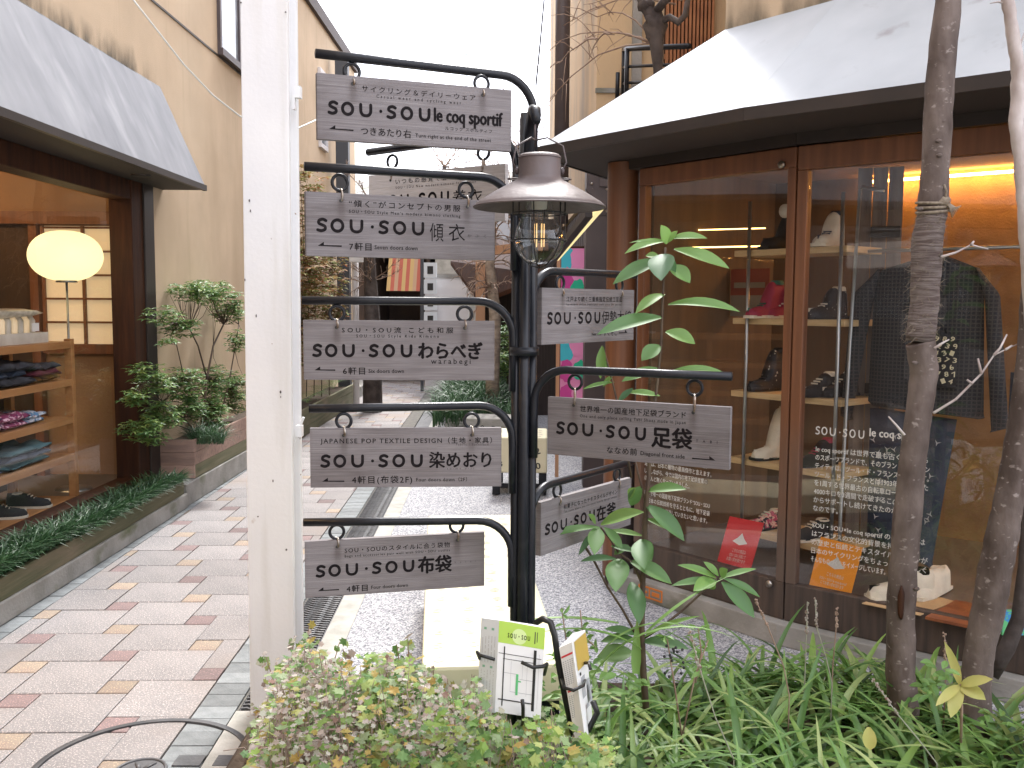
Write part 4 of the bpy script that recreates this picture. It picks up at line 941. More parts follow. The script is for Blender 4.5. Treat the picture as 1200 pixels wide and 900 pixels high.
# ------------------------------------------------------------------ far end of the alley
stx = thing('striped_canopy_shop', 'small shop with dark interior and red yellow striped canopy at the alley end', 'building', at(478, 420, 17.5))
a, b = at(440, 400, 17.5), at(500, 400, 17.5)
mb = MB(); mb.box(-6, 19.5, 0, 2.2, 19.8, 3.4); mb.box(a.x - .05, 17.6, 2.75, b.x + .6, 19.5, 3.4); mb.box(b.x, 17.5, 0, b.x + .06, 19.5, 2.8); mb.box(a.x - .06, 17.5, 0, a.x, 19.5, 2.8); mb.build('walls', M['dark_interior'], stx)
zt, zb = at(478, 302, 17.2).z, at(478, 341, 17.0).z; n = 9; x0, x1 = at(453, 400, 17).x, at(492, 400, 17).x
cm = [pm('stripe_red', (.30, .07, .04), .8), pm('stripe_yellow', (.36, .24, .09), .8), pm('stripe_tan', (.32, .2, .12), .8)]
for k in range(n):
    xa, xb = x0 + (x1 - x0) * k / n, x0 + (x1 - x0) * (k + 1) / n; b_ = MB()
    b_.hexa([(xa, 17.0, zb), (xb, 17.0, zb), (xb, 17.02, zb), (xa, 17.02, zb)], [(xa, 17.4, zt), (xb, 17.4, zt), (xb, 17.42, zt), (xa, 17.42, zt)]); b_.build('canopy_stripe', cm[(1, 0, 2, 0, 1, 0, 1, 2, 0)[k]], stx)
for (u, v) in ((470, 405), (487, 404), (463, 408)):
    q = at(u, v, 18.3); b_ = MB(); b_.ball(q, .05, .05, .09, 10, 6); b_.build('lit_display', M['shoji'], stx, True)
wpn = thing('white_hoarding', 'plain white panel wall beside the striped canopy', 'wall', at(522, 440, 16))
x0, x1 = at(498, 400, 16).x, at(549, 400, 16).x; zt = at(522, 325, 16).z
MB().box(x0, 16, 0, x1, 16.08, zt).build('panel', M['white'], wpn); MB().box(x0 - .02, 15.97, zt, x1 + .05, 16.1, zt + .06).build('capping', M['concrete'], wpn)
x0, x1 = at(497, 400, 15.8).x, at(512, 400, 15.8).x
sg = thing('stacked_sign', 'narrow white signboard stack with black squares beside the white panel', 'sign', at(505, 440, 15.8))
for k, (v0, v1) in enumerate(((307, 326), (327, 345), (346, 364), (365, 400))):
    z1, z0 = at(505, v0, 15.8).z, at(505, v1, 15.8).z; b_ = MB(); b_.box(x0, 15.78, z0 + .01, x1, 15.84, z1 - .01); b_.build('panel', M['paper_blue'], sg)
    b_ = MB(); b_.box(x0 + .06, 15.772, z0 + .07, x1 - .06, 15.779, z1 - .07); b_.build('panel_mark', M['black_print'], sg)
b_ = MB(); b_.box(x0 - .06, 15.78, 0, x0 - .01, 15.84, at(505, 303, 15.8).z); b_.build('post', M['pipe'], sg)
gb = thing('grey_gable_building', 'grey building with dark sloping eaves at the alley end on the right', 'building', at(560, 440, 17))
mb = MB(); x0, x1 = at(510, 300, 17).x, .58
mb.box(x0, 17, 0, x1, 21, at(540, 285, 17).z); mb.build('wall', M['concrete_pale'], gb)
e0, e1, e2 = at(525, 300, 13.5), at(600, 255, 13.0), at(640, 262, 12.6)
mb = MB(); P = [at(528, 306, 14.5), at(562, 352, 13.2), at(640, 322, 12.0), at(612, 262, 14.5)]; mb.hexa([q - Vector((0, 0, .06)) for q in P], P); mb.build('lower_eave', M['dark_wood'], gb)
mb = MB(); P = [at(540, 298, 15), at(640, 295, 13), at(640, 262, 13.5), at(590, 255, 15)]; mb.hexa([q - Vector((0, 0, .08)) for q in P], P); mb.build('roof', M['brown_metal'], gb)
mb = MB(); mb.beam(at(563, 300, 13), at(563, 440, 13), .13, .13); mb.beam(at(550, 296, 13.2), at(640, 288, 12.4), .1, .12); mb.build('timber_frame', M['tan_post'], gb)
mb = MB(); mb.box(.0, 12.5, 0, .66, 12.6, 2.6); mb.build('side_wall', M['siding'], gb); mb = MB(); mb.box(at(568, 400, 14).x, 14, 0, .62, 14.1, 2.15); mb.build('dark_block', M['siding'], gb)  # second box is a dark block put in as the dark area behind the trunk
# low house and bare trees closing the view
fh = thing('distant_house', 'pale distant house with tiled roof glimpsed beyond the alley', 'house', (-1, 26, 0))
mb = MB(); mb.box(-5, 26, 0, 3, 30, 4.2); mb.build('wall', M['stucco'], fh)
mb = MB(); mb.hexa([(-5.4, 25.6, 4.2), (3.4, 25.6, 4.2), (3.4, 30.4, 4.2), (-5.4, 30.4, 4.2)], [(-4, 27.8, 5.3), (2, 27.8, 5.3), (2, 28.2, 5.3), (-4, 28.2, 5.3)]); mb.build('roof', M['concrete'], fh)
def bare_tree(label, base, H, spread, seed, r0, mat, trunkpath=None, n_=70, tmat=None, name='bare_tree', droop=0):
    r = random.Random(seed); t = thing(name, label, 'tree', base); tk = MB(); tw = MB(); base = Vector(base)
    path = trunkpath or [base + Vector((r.uniform(-.05, .05) * i, 0, H * i / 5)) for i in range(6)]
    tk.tube(path, [r0 * (1 - .6 * i / (len(path) - 1)) for i in range(len(path))], 9); tk.build('trunk', mat, t, True)
    for k in range(n_):
        s = path[r.randrange(max(1, len(path) // 2), len(path))]; d = rdir(r, -.1, .8); L = spread * r.uniform(.5, 1)
        p = s.copy(); pts = [p.copy()]
        for i in range(5):
            d = (d + Vector((r.uniform(-.3, .3), r.uniform(-.3, .3), r.uniform(-.2, .25) - droop * i))).normalized(); p = p + d * L / 5; pts.append(p.copy())
            if i > 0:
                for q in range(2):
                    e = p + (d + rdir(r) * .9).normalized() * L * .25; tw.tube([p, (p + e) / 2 + Vector((0, 0, .02)), e], [.006, .004, .002], 4)
        tw.tube(pts, [.012, .010, .008, .006, .004, .003], 4)
    tw.build('branches', M['twig'], t, True); return t
bare_tree('bare twiggy tree above the white panel at the alley end', (-1.6, 20.5, 0), 4.4, 1.7, 2, .12, M['bark_dark'], n_=60)
bare_tree('bare spreading tree rising behind the grey gable', (-.1, 19.2, 0), 4.6, 1.8, 5, .12, M['bark_dark'], n_=60)
tp = [at(577, 440, 10.5), at(579, 400, 10.5), at(580, 370, 10.5), at(577, 340, 10.5), at(574, 310, 10.5), at(576, 280, 10.5), at(578, 250, 10.5), at(574, 215, 10.5)]
tp = [Vector((tp[0].x, 10.5, .2))] + tp
bare_tree('slender tan trunk with drooping twigs rising from the grass mound', tp[0], 2, .55, 9, .085, M['bark_tan'], tp, 30, droop=.22)
tp = [Vector((at(436, 400, 12.8).x, 12.8, 0))] + [at(436 + q, v, 12.8) for q, v in ((0, 420), (0, 370), (-2, 330), (-4, 290), (-6, 230))]
bare_tree('dark gnarled trunk standing left of the striped canopy', tp[0], 2, .7, 13, .14, M['bark_dark'], tp, 26)
ut = thing('utility_post', 'pale post with a white meter box left of the dark trunk', 'post', at(417, 440, 13.2))
q = at(417, 400, 13.2); MB().tube([(q.x, 13.2, 0), (q.x, 13.2, at(417, 262, 13.2).z)], .045, 10).build('pole', M['white'], ut, True)
q = at(418, 300, 13.1); MB().box(q.x - .09, 13.0, q.z - .09, q.x + .09, 13.14, q.z + .12).build('meter_box', M['paper'], ut, bevel=.01)
# raised bed with mondo grass, right
rbd = thing('stone_bed', 'low stone edged bed holding the mound of grass on the right of the alley', 'planter', (-.3, 11.5, 0))
mb = MB(); mb.prism([st(-.48, 9.6), st(.25, 9.6), st(.30, 14.5), st(-.62, 14.5)], 0, .16); mb.build('kerb', M['concrete'], rbd, bevel=.01)
rg = random.Random(14); mb = MB()
for k in range(2600):
    s = rg.uniform(-.62, .25); t = rg.uniform(9.8, 14.2); c = st(s, t); cz = .16 + .2 * max(0, 1 - ((s + .2) / .45) ** 2) * rg.random()
    blade(mb, (c.x, c.y, cz), rg.uniform(0, 6.28), rg.uniform(.3, .5), .016, rg.uniform(.05, .5), rg.uniform(1.2, 2.4), 4)
tag(stuff(mb.build('mound_grass', M['mondo'])), 'drooping dark green grass mound on the right of the alley', 'grass')
shrub_tree('leafy_bush', 'green leafy bush behind the grass mound beside the tan trunk', (.0, 11.5, .16), [(at(596, 400, 11.4), .22, .3, .3), (at(592, 430, 11), .25, .3, .2)], [([at(595, 450, 11.4), at(595, 420, 11.4), at(597, 390, 11.4)], .015, .006)], M['shrub'], M['stem'], 1300, .09, .03, 33)
# antenna mast in the sky
an = thing('antenna_mast', 'faint distant antenna mast against the white sky', 'antenna', (-1.7, 38, 0))
b_ = MB(); b_.tube([(at(546, 100, 38).x, 38, 3), (at(547, 0, 38).x, 38, at(546, -10, 38).z)], .05, 6); b_.build('pole', M['paper_blue'], an)
for v in (2, 12, 22): b_ = MB(); b_.beam(at(531, v, 38), at(560, v, 38), .04, .04); b_.build('crossarm', M['paper_blue'], an)
b_ = MB(); b_.box(at(542, 60, 38).x, 37.9, at(545, 64, 38).z, at(551, 60, 38).x, 38.1, at(545, 36, 38).z); b_.build('aerial_box', M['paper_blue'], an)
# overhead cable
cb = MB(); pts = [at(150, -8, 6.0), at(180, 30, 6.1), at(215, 75, 6.2), at(250, 112, 6.35), at(281, 136, 6.5), at(320, 150, 6.7), at(350, 150, 6.9), at(372, 140, 7.2)]
cb.tube(pts, .006, 6); tag(cb.build('overhead_cable', M['wire'], smooth=True), 'thin pale cable sagging across the left stucco wall', 'cable')
cb = MB(); cb.tube([at(638, -5, 9), at(633, 50, 9), at(628, 100, 9)], .008, 5); tag(cb.build('thin_wire', M['pipe'], smooth=True), 'dark wire running down the edge of the back building', 'wire')
# buildings behind the viewpoint, seen in the glass
bb = thing('opposite_building', 'plain stucco building across the street behind the viewpoint', 'building', (0, -8, 0))
mb = MB(); mb.box(-9, -9, 0, 8, -7.5, 5.5); mb.build('wall', M['stucco'], bb)
mb = MB(); mb.box(-3, -7.5, .3, 1, -7.45, 2.4); mb.box(2, -7.5, .3, 5, -7.45, 2.4); mb.build('window', M['window_dark'], bb)
# ------------------------------------------------------------------ lettering
_tc = {}
def text_geo(body, bold=0.0, spacing=1.0, res=2):
    key = (body, bold, spacing)
    if key in _tc: return _tc[key]
    c = bpy.data.curves.new('t', 'FONT'); c.body = body; c.size = 1; c.offset = bold; c.resolution_u = res; c.space_character = spacing; c.fill_mode = 'BOTH'
    o = bpy.data.objects.new('t', c); me = bpy.data.meshes.new_from_object(o)
    vs = [tuple(v.co) for v in me.vertices]; fs = [tuple(p.vertices) for p in me.polygons]
    bpy.data.objects.remove(o); bpy.data.curves.remove(c); bpy.data.meshes.remove(me)
    _tc[key] = (vs, fs); return vs, fs
def put_text(mb, body, x0, x1, base, em, bold=0.0, spacing=1.0, slant=0, z=0):
    "text set between x0 and x1 on a baseline (y up), em = size; local plane XY, drawn at height z"
    vs, fs = text_geo(body, 0, spacing)
    if not vs: return
    a = min(v[0] for v in vs); b = max(v[0] for v in vs); want = (x1 - x0) / em
    if len(body) > 2 and want > (b - a) * 1.06:
        vs, fs = text_geo(body, 0, 1 + (want / (b - a) - 1) * 1.0); a = min(v[0] for v in vs); b = max(v[0] for v in vs)
    k = (x1 - x0) / (b - a); bb = bold * em * .8
    offs = [(0, 0)] if bold <= 0 else [(-bb, 0), (bb, 0), (0, bb * .7), (0, -bb * .7)]
    for i, (dx, dy) in enumerate(offs):
        mb.add([(x0 + (v[0] - a) * k + slant * v[1] * em + dx, base + v[1] * em + dy, z + em * .0015 * i) for v in vs], fs)
def ribbon(mb, pts, w, closed=False, z=0, cap=True):
    pts = [Vector((p[0], p[1])) for p in pts]; n = len(pts); vs = []
    for i in range(n):
        a = pts[(i - 1) % n] if closed or i > 0 else pts[i]; b = pts[(i + 1) % n] if closed or i < n - 1 else pts[i]
        d = (b - a).normalized(); nn = Vector((-d.y, d.x)) * w / 2; vs += [(*(pts[i] + nn), z), (*(pts[i] - nn), z)]
    fs = [(2 * i, 2 * i + 1, 2 * ((i + 1) % n) + 1, 2 * ((i + 1) % n)) for i in range(n if closed else n - 1)]
    if not closed and cap:
        for e, s in ((0, -1), (n - 1, 1)):
            d = (pts[1] - pts[0]) if e == 0 else (pts[-1] - pts[-2]); d = d.normalized() * s; nn = Vector((-d.y, d.x)); k0 = len(vs)
            arc = []
            for q in range(1, 6):
                t = pi * q / 6; arc.append(pts[e] + (nn * cos(t) + d * sin(t)) * w / 2)
            i0, i1 = (2 * e, 2 * e + 1) if s == 1 else (2 * e + 1, 2 * e)
            vs += [(*p, z) for p in arc]; fs.append((i0, *range(k0, k0 + 5), i1))
    mb.add(vs, fs)
def cr(ctrl, n=6):
    out = []; P = [ctrl[0]] + list(ctrl) + [ctrl[-1]]
    for i in range(1, len(P) - 2):
        for k in range(n):
            t = k / n; p0, p1, p2, p3 = P[i - 1], P[i], P[i + 1], P[i + 2]
            out.append(tuple(.5 * (2 * p1[c] + (p2[c] - p0[c]) * t + (2 * p0[c] - 5 * p1[c] + 4 * p2[c] - p3[c]) * t * t + (3 * p1[c] - p0[c] - 3 * p2[c] + p3[c]) * t ** 3) for c in (0, 1)))
    out.append(ctrl[-1]); return out
def wordmark(mb, x0, x1, top, bot, w, z=0):
    "the rounded SOU . SOU lettering between x0 and x1 (y down positive values given as negatives)"
    L = x1 - x0; h = bot - top; k = L / 247
    def X(a): return x0 + a * k
    def S(a, ww): ribbon(mb, [(X(a) + (p[0]) * ww * k, -(top + w / 2 + p[1] * (h - w))) for p in cr([(1, .1), (.62, -.01), (.2, .1), (.16, .34), (.5, .47), (.86, .6), (.88, .86), (.45, 1.0), (.02, .93)])], w, z=z)
    def O(a, ww): ribbon(mb, [(X(a) + ww * k / 2 + cos(t) * (ww * k - w) / 2, -(top + h / 2 + sin(t) * (h - w) / 2)) for t in [2 * pi * q / 28 for q in range(28)]], w, True, z=z)
    def U(a, ww): ribbon(mb, [(X(a) + w / 2 + p[0] * (ww * k - w), -(top + w / 2 + p[1] * (h - w))) for p in cr([(0, .02), (0, .35), (.03, .7), (.2, .93), (.5, 1.0), (.8, .93), (.97, .7), (1, .35), (1, .02)])], w, z=z)
    S(0, 19); O(29, 32); U(73, 32); O2 = X(126), -(top + h / 2); mb.add([(O2[0], O2[1], z)] + [(O2[0] + cos(t) * 3.8 * k, O2[1] + sin(t) * 3.8 * k, z) for t in [2 * pi * q / 12 for q in range(12)]], [(0, q + 1, (q + 1) % 12 + 1) for q in range(12)])
    S(143, 19); O(175, 32); U(221, 30)
def arrow(mb, x0, x1, y, right=False):
    pts = [(x0, -y), (x0 + 15, -(y - 10)), (x0 + 15, -(y - 2.2)), (x1, -(y - 2.2)), (x1, -(y + 1))]
    if right: pts = [(x0 + x1 - p[0], p[1]) for p in pts][::-1]
    mb.add([(p[0], p[1], 0) for p in pts], [(4, 3, 2, 1, 0)] if not right else [(0, 1, 2, 3, 4)])

# ------------------------------------------------------------------ sign post
PX, PY = at(613, 600, 2.52).x, 2.52
sp = thing('sign_post', 'black tubular sign post with nine curved arms rising from the plants', 'sign post', (PX, PY, .1))
b_ = MB()
b_.tube([(PX - .022, PY, .05), (PX - .022, PY, 1.86)], .013, 12); b_.tube([(PX + .022, PY, .05), (PX + .022, PY, 1.68)], .013, 12)
b_.tube([(PX, PY - .012, .05), (PX, PY - .012, 1.98)], .016, 14); b_.tube([(PX, PY + .02, .05), (PX, PY + .02, 2.0)], .014, 12)
b_.build('pole', M['black_steel'], sp, True)
for z in (1.36,):
    b_ = MB(); b_.tube([(PX, PY - .004, z), (PX, PY - .004, z + .022)], .040, 16); b_.build('clamp', M['black_steel'], sp, True)
hk = at(627, 131, 2.45)
b_ = MB(); b_.tube([(PX, PY - .01, 1.80), (PX + .012, PY - .02, 1.93), (PX + .022, PY - .05, 2.0), (hk.x, 2.45, hk.z), (hk.x + .004, 2.43, hk.z - .03)], [.017, .017, .017, .016, .010], 12); b_.build('lantern_hook', M['black_steel'], sp, True)
LEN, BH = .495, .155
def sign(uL, vL, dL, uR, dR, arm, label, lines, side, tilt=0, drop=0, ink='ink'):
    """uL,vL: where the top left corner stands, dL/dR distances of the two ends; arm: (z, z) of the tube above"""
    TL = at(uL, vL, dL); TR = at(uR, 300, dR); d = Vector((TR.x - TL.x, TR.y - TL.y, 0)).normalized()
    if tilt: d = (d + Vector((0, 0, tilt))).normalized()
    up = Vector((0, 0, 1)); nrm = d.cross(up).normalized(); up = nrm.cross(d).normalized() * 1
    if up.z < 0: up = -up
    if nrm.y > 0: nrm = -nrm
    MX = Matrix.Translation(TL) @ Matrix(((d.x, up.x, nrm.x, 0), (d.y, up.y, nrm.y, 0), (d.z, up.z, nrm.z, 0), (0, 0, 0, 1))) @ Matrix.Scale(.001, 4)
    t = thing('hanging_sign', label, 'sign', TL + d * .25 - up * .155, 'boards hanging from the sign post')
    L, H = LEN * 1000, BH * 1000
    b_ = MB(); b_.M = MX; b_.box(0, -H, -18, L, 0, -.6); GX, GY = 60, 20
    b_.add([(.6 + (L - 1.2) * i / GX, -.6 - (H - 1.2) * j / GY, 0) for i in range(GX + 1) for j in range(GY + 1)], [(i * (GY + 1) + j, i * (GY + 1) + j + 1, (i + 1) * (GY + 1) + j + 1, (i + 1) * (GY + 1) + j) for i in range(GX) for j in range(GY)])
    bd = b_.build('board', M['board'] if not lines.get('pale') else M['board_glare'], t); at_ = bd.data.attributes.new('stain', 'FLOAT', 'POINT'); vals = [0.0] * 8
    for i in range(GX + 1):
        for j in range(GY + 1):
            X_, Y_ = L * i / GX, H * j / GY; s_ = 0
            for hx in lines.get('h', (86, 417)): s_ = max(s_, .75 * math.exp(-((X_ - hx) / (7 + Y_ * .06)) ** 2) * math.exp(-((Y_ - 20) / (45 if Y_ > 20 else 10)) ** 2))
            s_ += .25 * max(0, noise.noise(Vector((X_ * .012, Y_ * .03, uL))) + .1) + .22 * max(0, 1 - min(H - Y_, X_ * 1.5, (L - X_) * 1.5) / 9) * (.5 + noise.noise(Vector((X_ * .05, Y_ * .05, uL))))
            vals.append(max(0, min(1, s_)))
    at_.data.foreach_set('value', vals)
    b_ = MB(); b_.M = MX @ Matrix.Translation((0, 0, .6)); f_ = MB(); f_.M = b_.M
    wm = lines.get('wm', (28, 288, 63, 99))
    wordmark(b_, *wm, 7.5)
    for (body, x0, x1, base, em, bold) in lines['t']:
        put_text(f_ if em < 9 else b_, body, x0, x1, -base, em * 1.08, bold)
    ar = lines.get('arrow')
    if ar: arrow(b_, *ar)
    b_.build('lettering', M[ink], t); 
    if f_.v: f_.build('lettering', M['ink_faint'], t)
    for hx in lines.get('h', (86, 417)):
        P = MX @ Vector((hx, -19, -9)); az = arm
        hole = MB(); hole.M = MX; hole.lathe((hx, -19, .5), [(0, 0), (4.2, 0)], 14); hole.build('screw_hole', M['black_print'], t)
        wa = Vector((P.x, P.y, az - .012)); 
        R1 = .019; c1 = wa - Vector((0, 0, R1 + .002))
        b_ = MB(); b_.torus(c1, R1, .0042, d, up, 22, 8); b_.build('ring', M['black_steel'], t, True)
        c2z = c1.z - R1
        ds_ = (d * .35 + nrm * .94).normalized(); mid = Vector((P.x, P.y, (c2z + P.z) / 2)); hr = max(.009, (c2z - P.z) / 2 + .004)
        b_ = MB(); n = 16; pts = [mid + ds_ * (.0115 * sin(2 * pi * k / n)) + Vector((0, 0, hr * cos(2 * pi * k / n))) for k in range(1, n)]
        b_.tube(pts, .0031, 6); b_.build('hook', M['silver'], t, True)
    # arm over the board
    far_on_left = side == 'L'
    e = TL + d * (-.002 if far_on_left else LEN + .002); e = Vector((e.x, e.y, arm + drop)); pole = Vector((PX, PY, arm))
    dd = (pole - e); dd.z = 0; dist = dd.length; dd.normalize()
    pts = [e, e + dd * (dist * .35), e + dd * (dist - .095 + lines.get('past', -.03))]; zb = arm; q = pole + dd * lines.get('past', -.03)
    pts = [Vector((p.x, p.y, arm + drop * (1 - (p - e).length / dist))) for p in pts]
    if lines.get('up'): sg = 1
    else: sg = -1
    for k in range(1, 8):
        a = k / 8 * pi / 2; pts.append(q - dd * (.095 * (1 - sin(a))) + Vector((0, 0, 0)) + Vector((0, 0, sg * .095 * (1 - cos(a)))))
    pts.append(q + Vector((0, 0, sg * .11))); pts.append(q + Vector((0, 0, sg * .24)))
    b_ = MB(); b_.tube(pts, .0112, 12); b_.build('arm', M['black_steel'], sp, True)
    return t
def T_(*a): return list(a)
Z = lambda u, v, d: at(u, v, d).z
sign(371, 85, 2.29, 595, 2.46, Z(371, 60, 2.27), 'topmost grey board, reading le coq sportif, hanging left of the post', dict(past=.024, wm=(28, 276, 62, 96), arrow=(28, 87, 130),
     t=[('サイクリング＆デイリーウェア', 108, 398, 34, 15, .0), ('Casual wear and cycling wear', 144, 360, 47, 10, .0), ('le coq sportif', 290, 470, 93, 44, .045), ('ルコック スポルティフ', 318, 442, 112, 9.5, .0),
        ('つきあたり右', 105, 230, 137, 20, .012), ('Turn right at the end of the street', 241, 440, 135, 12, .008)]), 'L')
sign(358, 224, 2.30, 583, 2.50, Z(358, 195, 2.3), 'second board down on the left of the post, reading seven doors down', dict(wm=(28, 296, 62, 97), arrow=(28, 87, 130),
     t=[('“傾く”がコンセプトの男服', 106, 398, 31, 17, .01), ('SOU・SOU Style Men’s modern kimono clothing', 106, 398, 47, 10, .008), ('傾', 315, 352, 106, 47, -.008), ('衣', 366, 411, 104, 44, -.008), ('かぶく', 418, 470, 96, 8, .0),
        ('7軒目', 106, 162, 137, 19, .014), ('Seven doors down', 170, 282, 134, 13, .01)]), 'L')
sign(355, 375, 2.43, 571, 2.44, Z(355, 352, 2.43), 'third board down on the left, with hiragana reading warabegi', dict(wm=(26, 278, 61, 96), arrow=(28, 82, 130),
     t=[('SOU・SOU流 こども和服', 100, 388, 31, 15, .012), ('SOU・SOU Style Kids Kimono', 137, 351, 44, 10, .01), ('わらべぎ', 298, 463, 96, 44, .05), ('warabegi', 330, 433, 112, 19, .0),
        ('6軒目', 102, 159, 139, 19, .014), ('Six doors down', 168, 260, 136, 13, .01)]), 'L')
sign(363, 502, 2.40, 579, 2.43, Z(362, 479, 2.40), 'fourth board down on the left, headed JAPANESE POP TEXTILE DESIGN', dict(wm=(29, 286, 68, 103), arrow=(30, 87, 139),
     t=[('JAPANESE POP TEXTILE DESIGN（生地・家具）', 27, 470, 39, 16, .008), ('Fabric / Furniture', 377, 461, 46, 7.5, .0), ('染めおり', 307, 468, 101, 42, .03), ('so-me o-ri', 353, 423, 109, 8, .0),
        ('4軒目(布袋2F)', 107, 262, 143, 20, .012), ('Four doors down（2F）', 273, 405, 140, 12, .006)]), 'L')
sign(357, 635, 2.48, 571, 2.60, Z(357, 610, 2.5), 'lowest board on the left of the post, about bags and accessories', dict(wm=(31, 292, 66, 101), arrow=(33, 90, 138),
     t=[('SOU・SOUのスタイルに合う袋物', 106, 396, 36, 15, .01), ('Bags and accessories pair well with SOU・SOU outfits', 106, 396, 49, 9.5, .004), ('布袋', 307, 400, 103, 48, .045), ('h o t e i', 410, 470, 84, 7.5, .0),
        ('4軒目', 110, 167, 145, 19, .014), ('Four doors down', 177, 278, 142, 12.5, .01)]), 'L')
sign(432, 206, 2.89, 592, 2.62, Z(433, 176, 2.85), 'board paled by painted glare, set back behind the others, half hidden at upper left of the lantern', dict(pale=1, wm=(50, 300, 62, 97), arrow=(33, 90, 130),
     t=[('いつもの感覚で着る女性和服', 106, 420, 31, 16, .008), ('SOU・SOU New modern kimono for women', 106, 398, 46, 9.5, .004), ('着衣', 315, 420, 103, 44, -.004), ('5軒目', 106, 162, 137, 19, .014), ('Five doors down', 170, 282, 134, 13, .01)]), 'L')
sign(635, 337, 2.55, 748, 2.96, Z(700, 320, 2.75), 'small looking board turned away on the right, partly covered by leaves', dict(wm=(28, 293, 66, 101), arrow=(405, 456, 132, True), h=(100, 420),
     t=[('江戸より続く三重県指定伝統工芸品', 118, 420, 36, 15, .01), ('Ise-momen cotton traditional craft since Edo period', 118, 416, 48, 9.5, .0), ('伊勢木綿', 306, 477, 100, 40, -.008), ('ise momen', 360, 416, 115, 9, .0),
        ('Next door', 252, 306, 136, 12, .01), ('すぐそこ', 316, 394, 138, 19, .014)]), 'R')
sign(642, 465, 2.51, 857, 2.28, Z(855, 441, 2.28), 'wide board on the right with arrow and Diagonal front side', dict(wm=(29, 276, 64, 99), arrow=(402, 461, 134, True), h=(76, 402),
     t=[('世界唯一の国産地下足袋ブランド', 95, 384, 33, 17, .01), ('One and only place selling Tabi Shoes made in Japan', 95, 384, 49, 10.5, .004), ('足袋', 296, 400, 108, 52, .045), ('T A B I', 411, 465, 92, 9, .0),
        ('ななめ前', 173, 256, 137, 18, .014), ('Diagonal front side', 266, 383, 136, 13.5, .008)]), 'R')
sign(634, 589, 2.62, 742, 3.0, Z(690, 556, 2.78), 'lowest right board turned away behind a sprig of broad leaves', dict(wm=(22, 275, 66, 100), h=(92, 420),
     t=[('和菓子になったテキスタイルデザイン', 112, 408, 38, 15, .008), ('Tea room where you can enjoy textile design sweets', 112, 405, 50, 9.5, .0), ('在釜', 290, 400, 104, 46, .045), ('zaikama', 410, 450, 92, 8, .0)]), 'R', drop=.0)

# ------------------------------------------------------------------ lantern
lc = at(632, 240, 2.28)
ln = thing('hanging_lantern', 'brown cone shaded lantern with wire caged glass bulb hanging from the post', 'lantern', lc)
k = 2.28 / 1100
b_ = MB()
prof = [(.0, .118), (.046, .118), (.0505, .114), (.0505, .066), (.056, .058), (.075, .048), (.115, .026), (.150, .004), (.1575, -.004), (.158, -.008), (.153, -.006), (.11, .018), (.06, .044), (.0, .05)]
b_.lathe(lc, prof, 48); shd = b_.build('shade', M['lamp'], ln, True)
es = shd.modifiers.new('e', 'EDGE_SPLIT'); es.split_angle = radians(45)
b_ = MB(); b_.torus(lc + Vector((0, 0, -.006)), .157, .0025, (1, 0, 0), (0, 1, 0), 48, 6); b_.torus(lc + Vector((0, 0, .110)), .0505, .002, (1, 0, 0), (0, 1, 0), 40, 6); b_.build('rolled_rim', M['lamp'], ln, True)
b_ = MB(); gc = lc + Vector((0, 0, -.065)); b_.lathe(gc, [(.026, .085), (.033, .06), (.043, .035), (.054, .01), (.060, -.015), (.056, -.042), (.041, -.063), (.020, -.074), (0, -.077)], 32); b_.build('glass_globe', M['bulb_glass'], ln, True)
b_ = MB(); b_.tube([lc + Vector((0, 0, .045)), lc + Vector((0, 0, -.01))], [.022, .018], 14); b_.build('socket', M['off_white'], ln, True)
b_ = MB()
for i in range(6):
    a = i * pi / 3; p = gc + Vector((.012 * cos(a), .012 * sin(a), 0)); b_.tube([p + Vector((0, 0, .02)), p + Vector((0, 0, -.035))], .0013, 5)
b_.build('filament', M['filament'], ln)
b_ = MB()
for (dz, r) in ((-.021, .066), (-.085, .067)): b_.torus(lc + Vector((0, 0, dz)), r, .0017, (1, 0, 0), (0, 1, 0), 36, 5)
for i in range(6):
    a = i * pi / 3 + .3; e = Vector((cos(a), sin(a), 0)); b_.tube([lc + e * .066 + Vector((0, 0, .01)), lc + e * .066 + Vector((0, 0, -.03)), lc + e * .067 + Vector((0, 0, -.085)), lc + e * .050 + Vector((0, 0, -.12)), lc + e * .022 + Vector((0, 0, -.145)), lc + Vector((0, 0, -.150))], .0016, 5)
b_.build('wire_cage', M['blackmetal'], ln, True)
b_ = MB(); hb = at(627, 160, 2.42); pts = []
for i in (-1, 1):
    b_.tube([lc + Vector((i * .0525, 0, .078)), lc + Vector((i * .064, .0, .10)), lc + Vector((i * .056, .01, .14)), lc + Vector((i * .02, .04, .165)), Vector((hk.x, 2.43, hk.z - .075))], .0022, 6)
    b_.ball(lc + Vector((i * .054, 0, .080)), .006, .006, .009, 8, 6)
b_.tube([Vector((hk.x, 2.43, hk.z - .075)), Vector((hk.x, 2.435, hk.z - .04)), Vector((hk.x + .004, 2.45, hk.z - .005))], .003, 6)
b_.build('bail_handle', M['steel_brown'], ln, True)
for i in (-1, 1):
    b_ = MB(); b_.torus(lc + Vector((i * .062, .01, .062)), .014, .0016, (1, 0, 0), (0, 1, 0), 16, 5); b_.build('clip_ring', M['steel_brown'], ln, True)

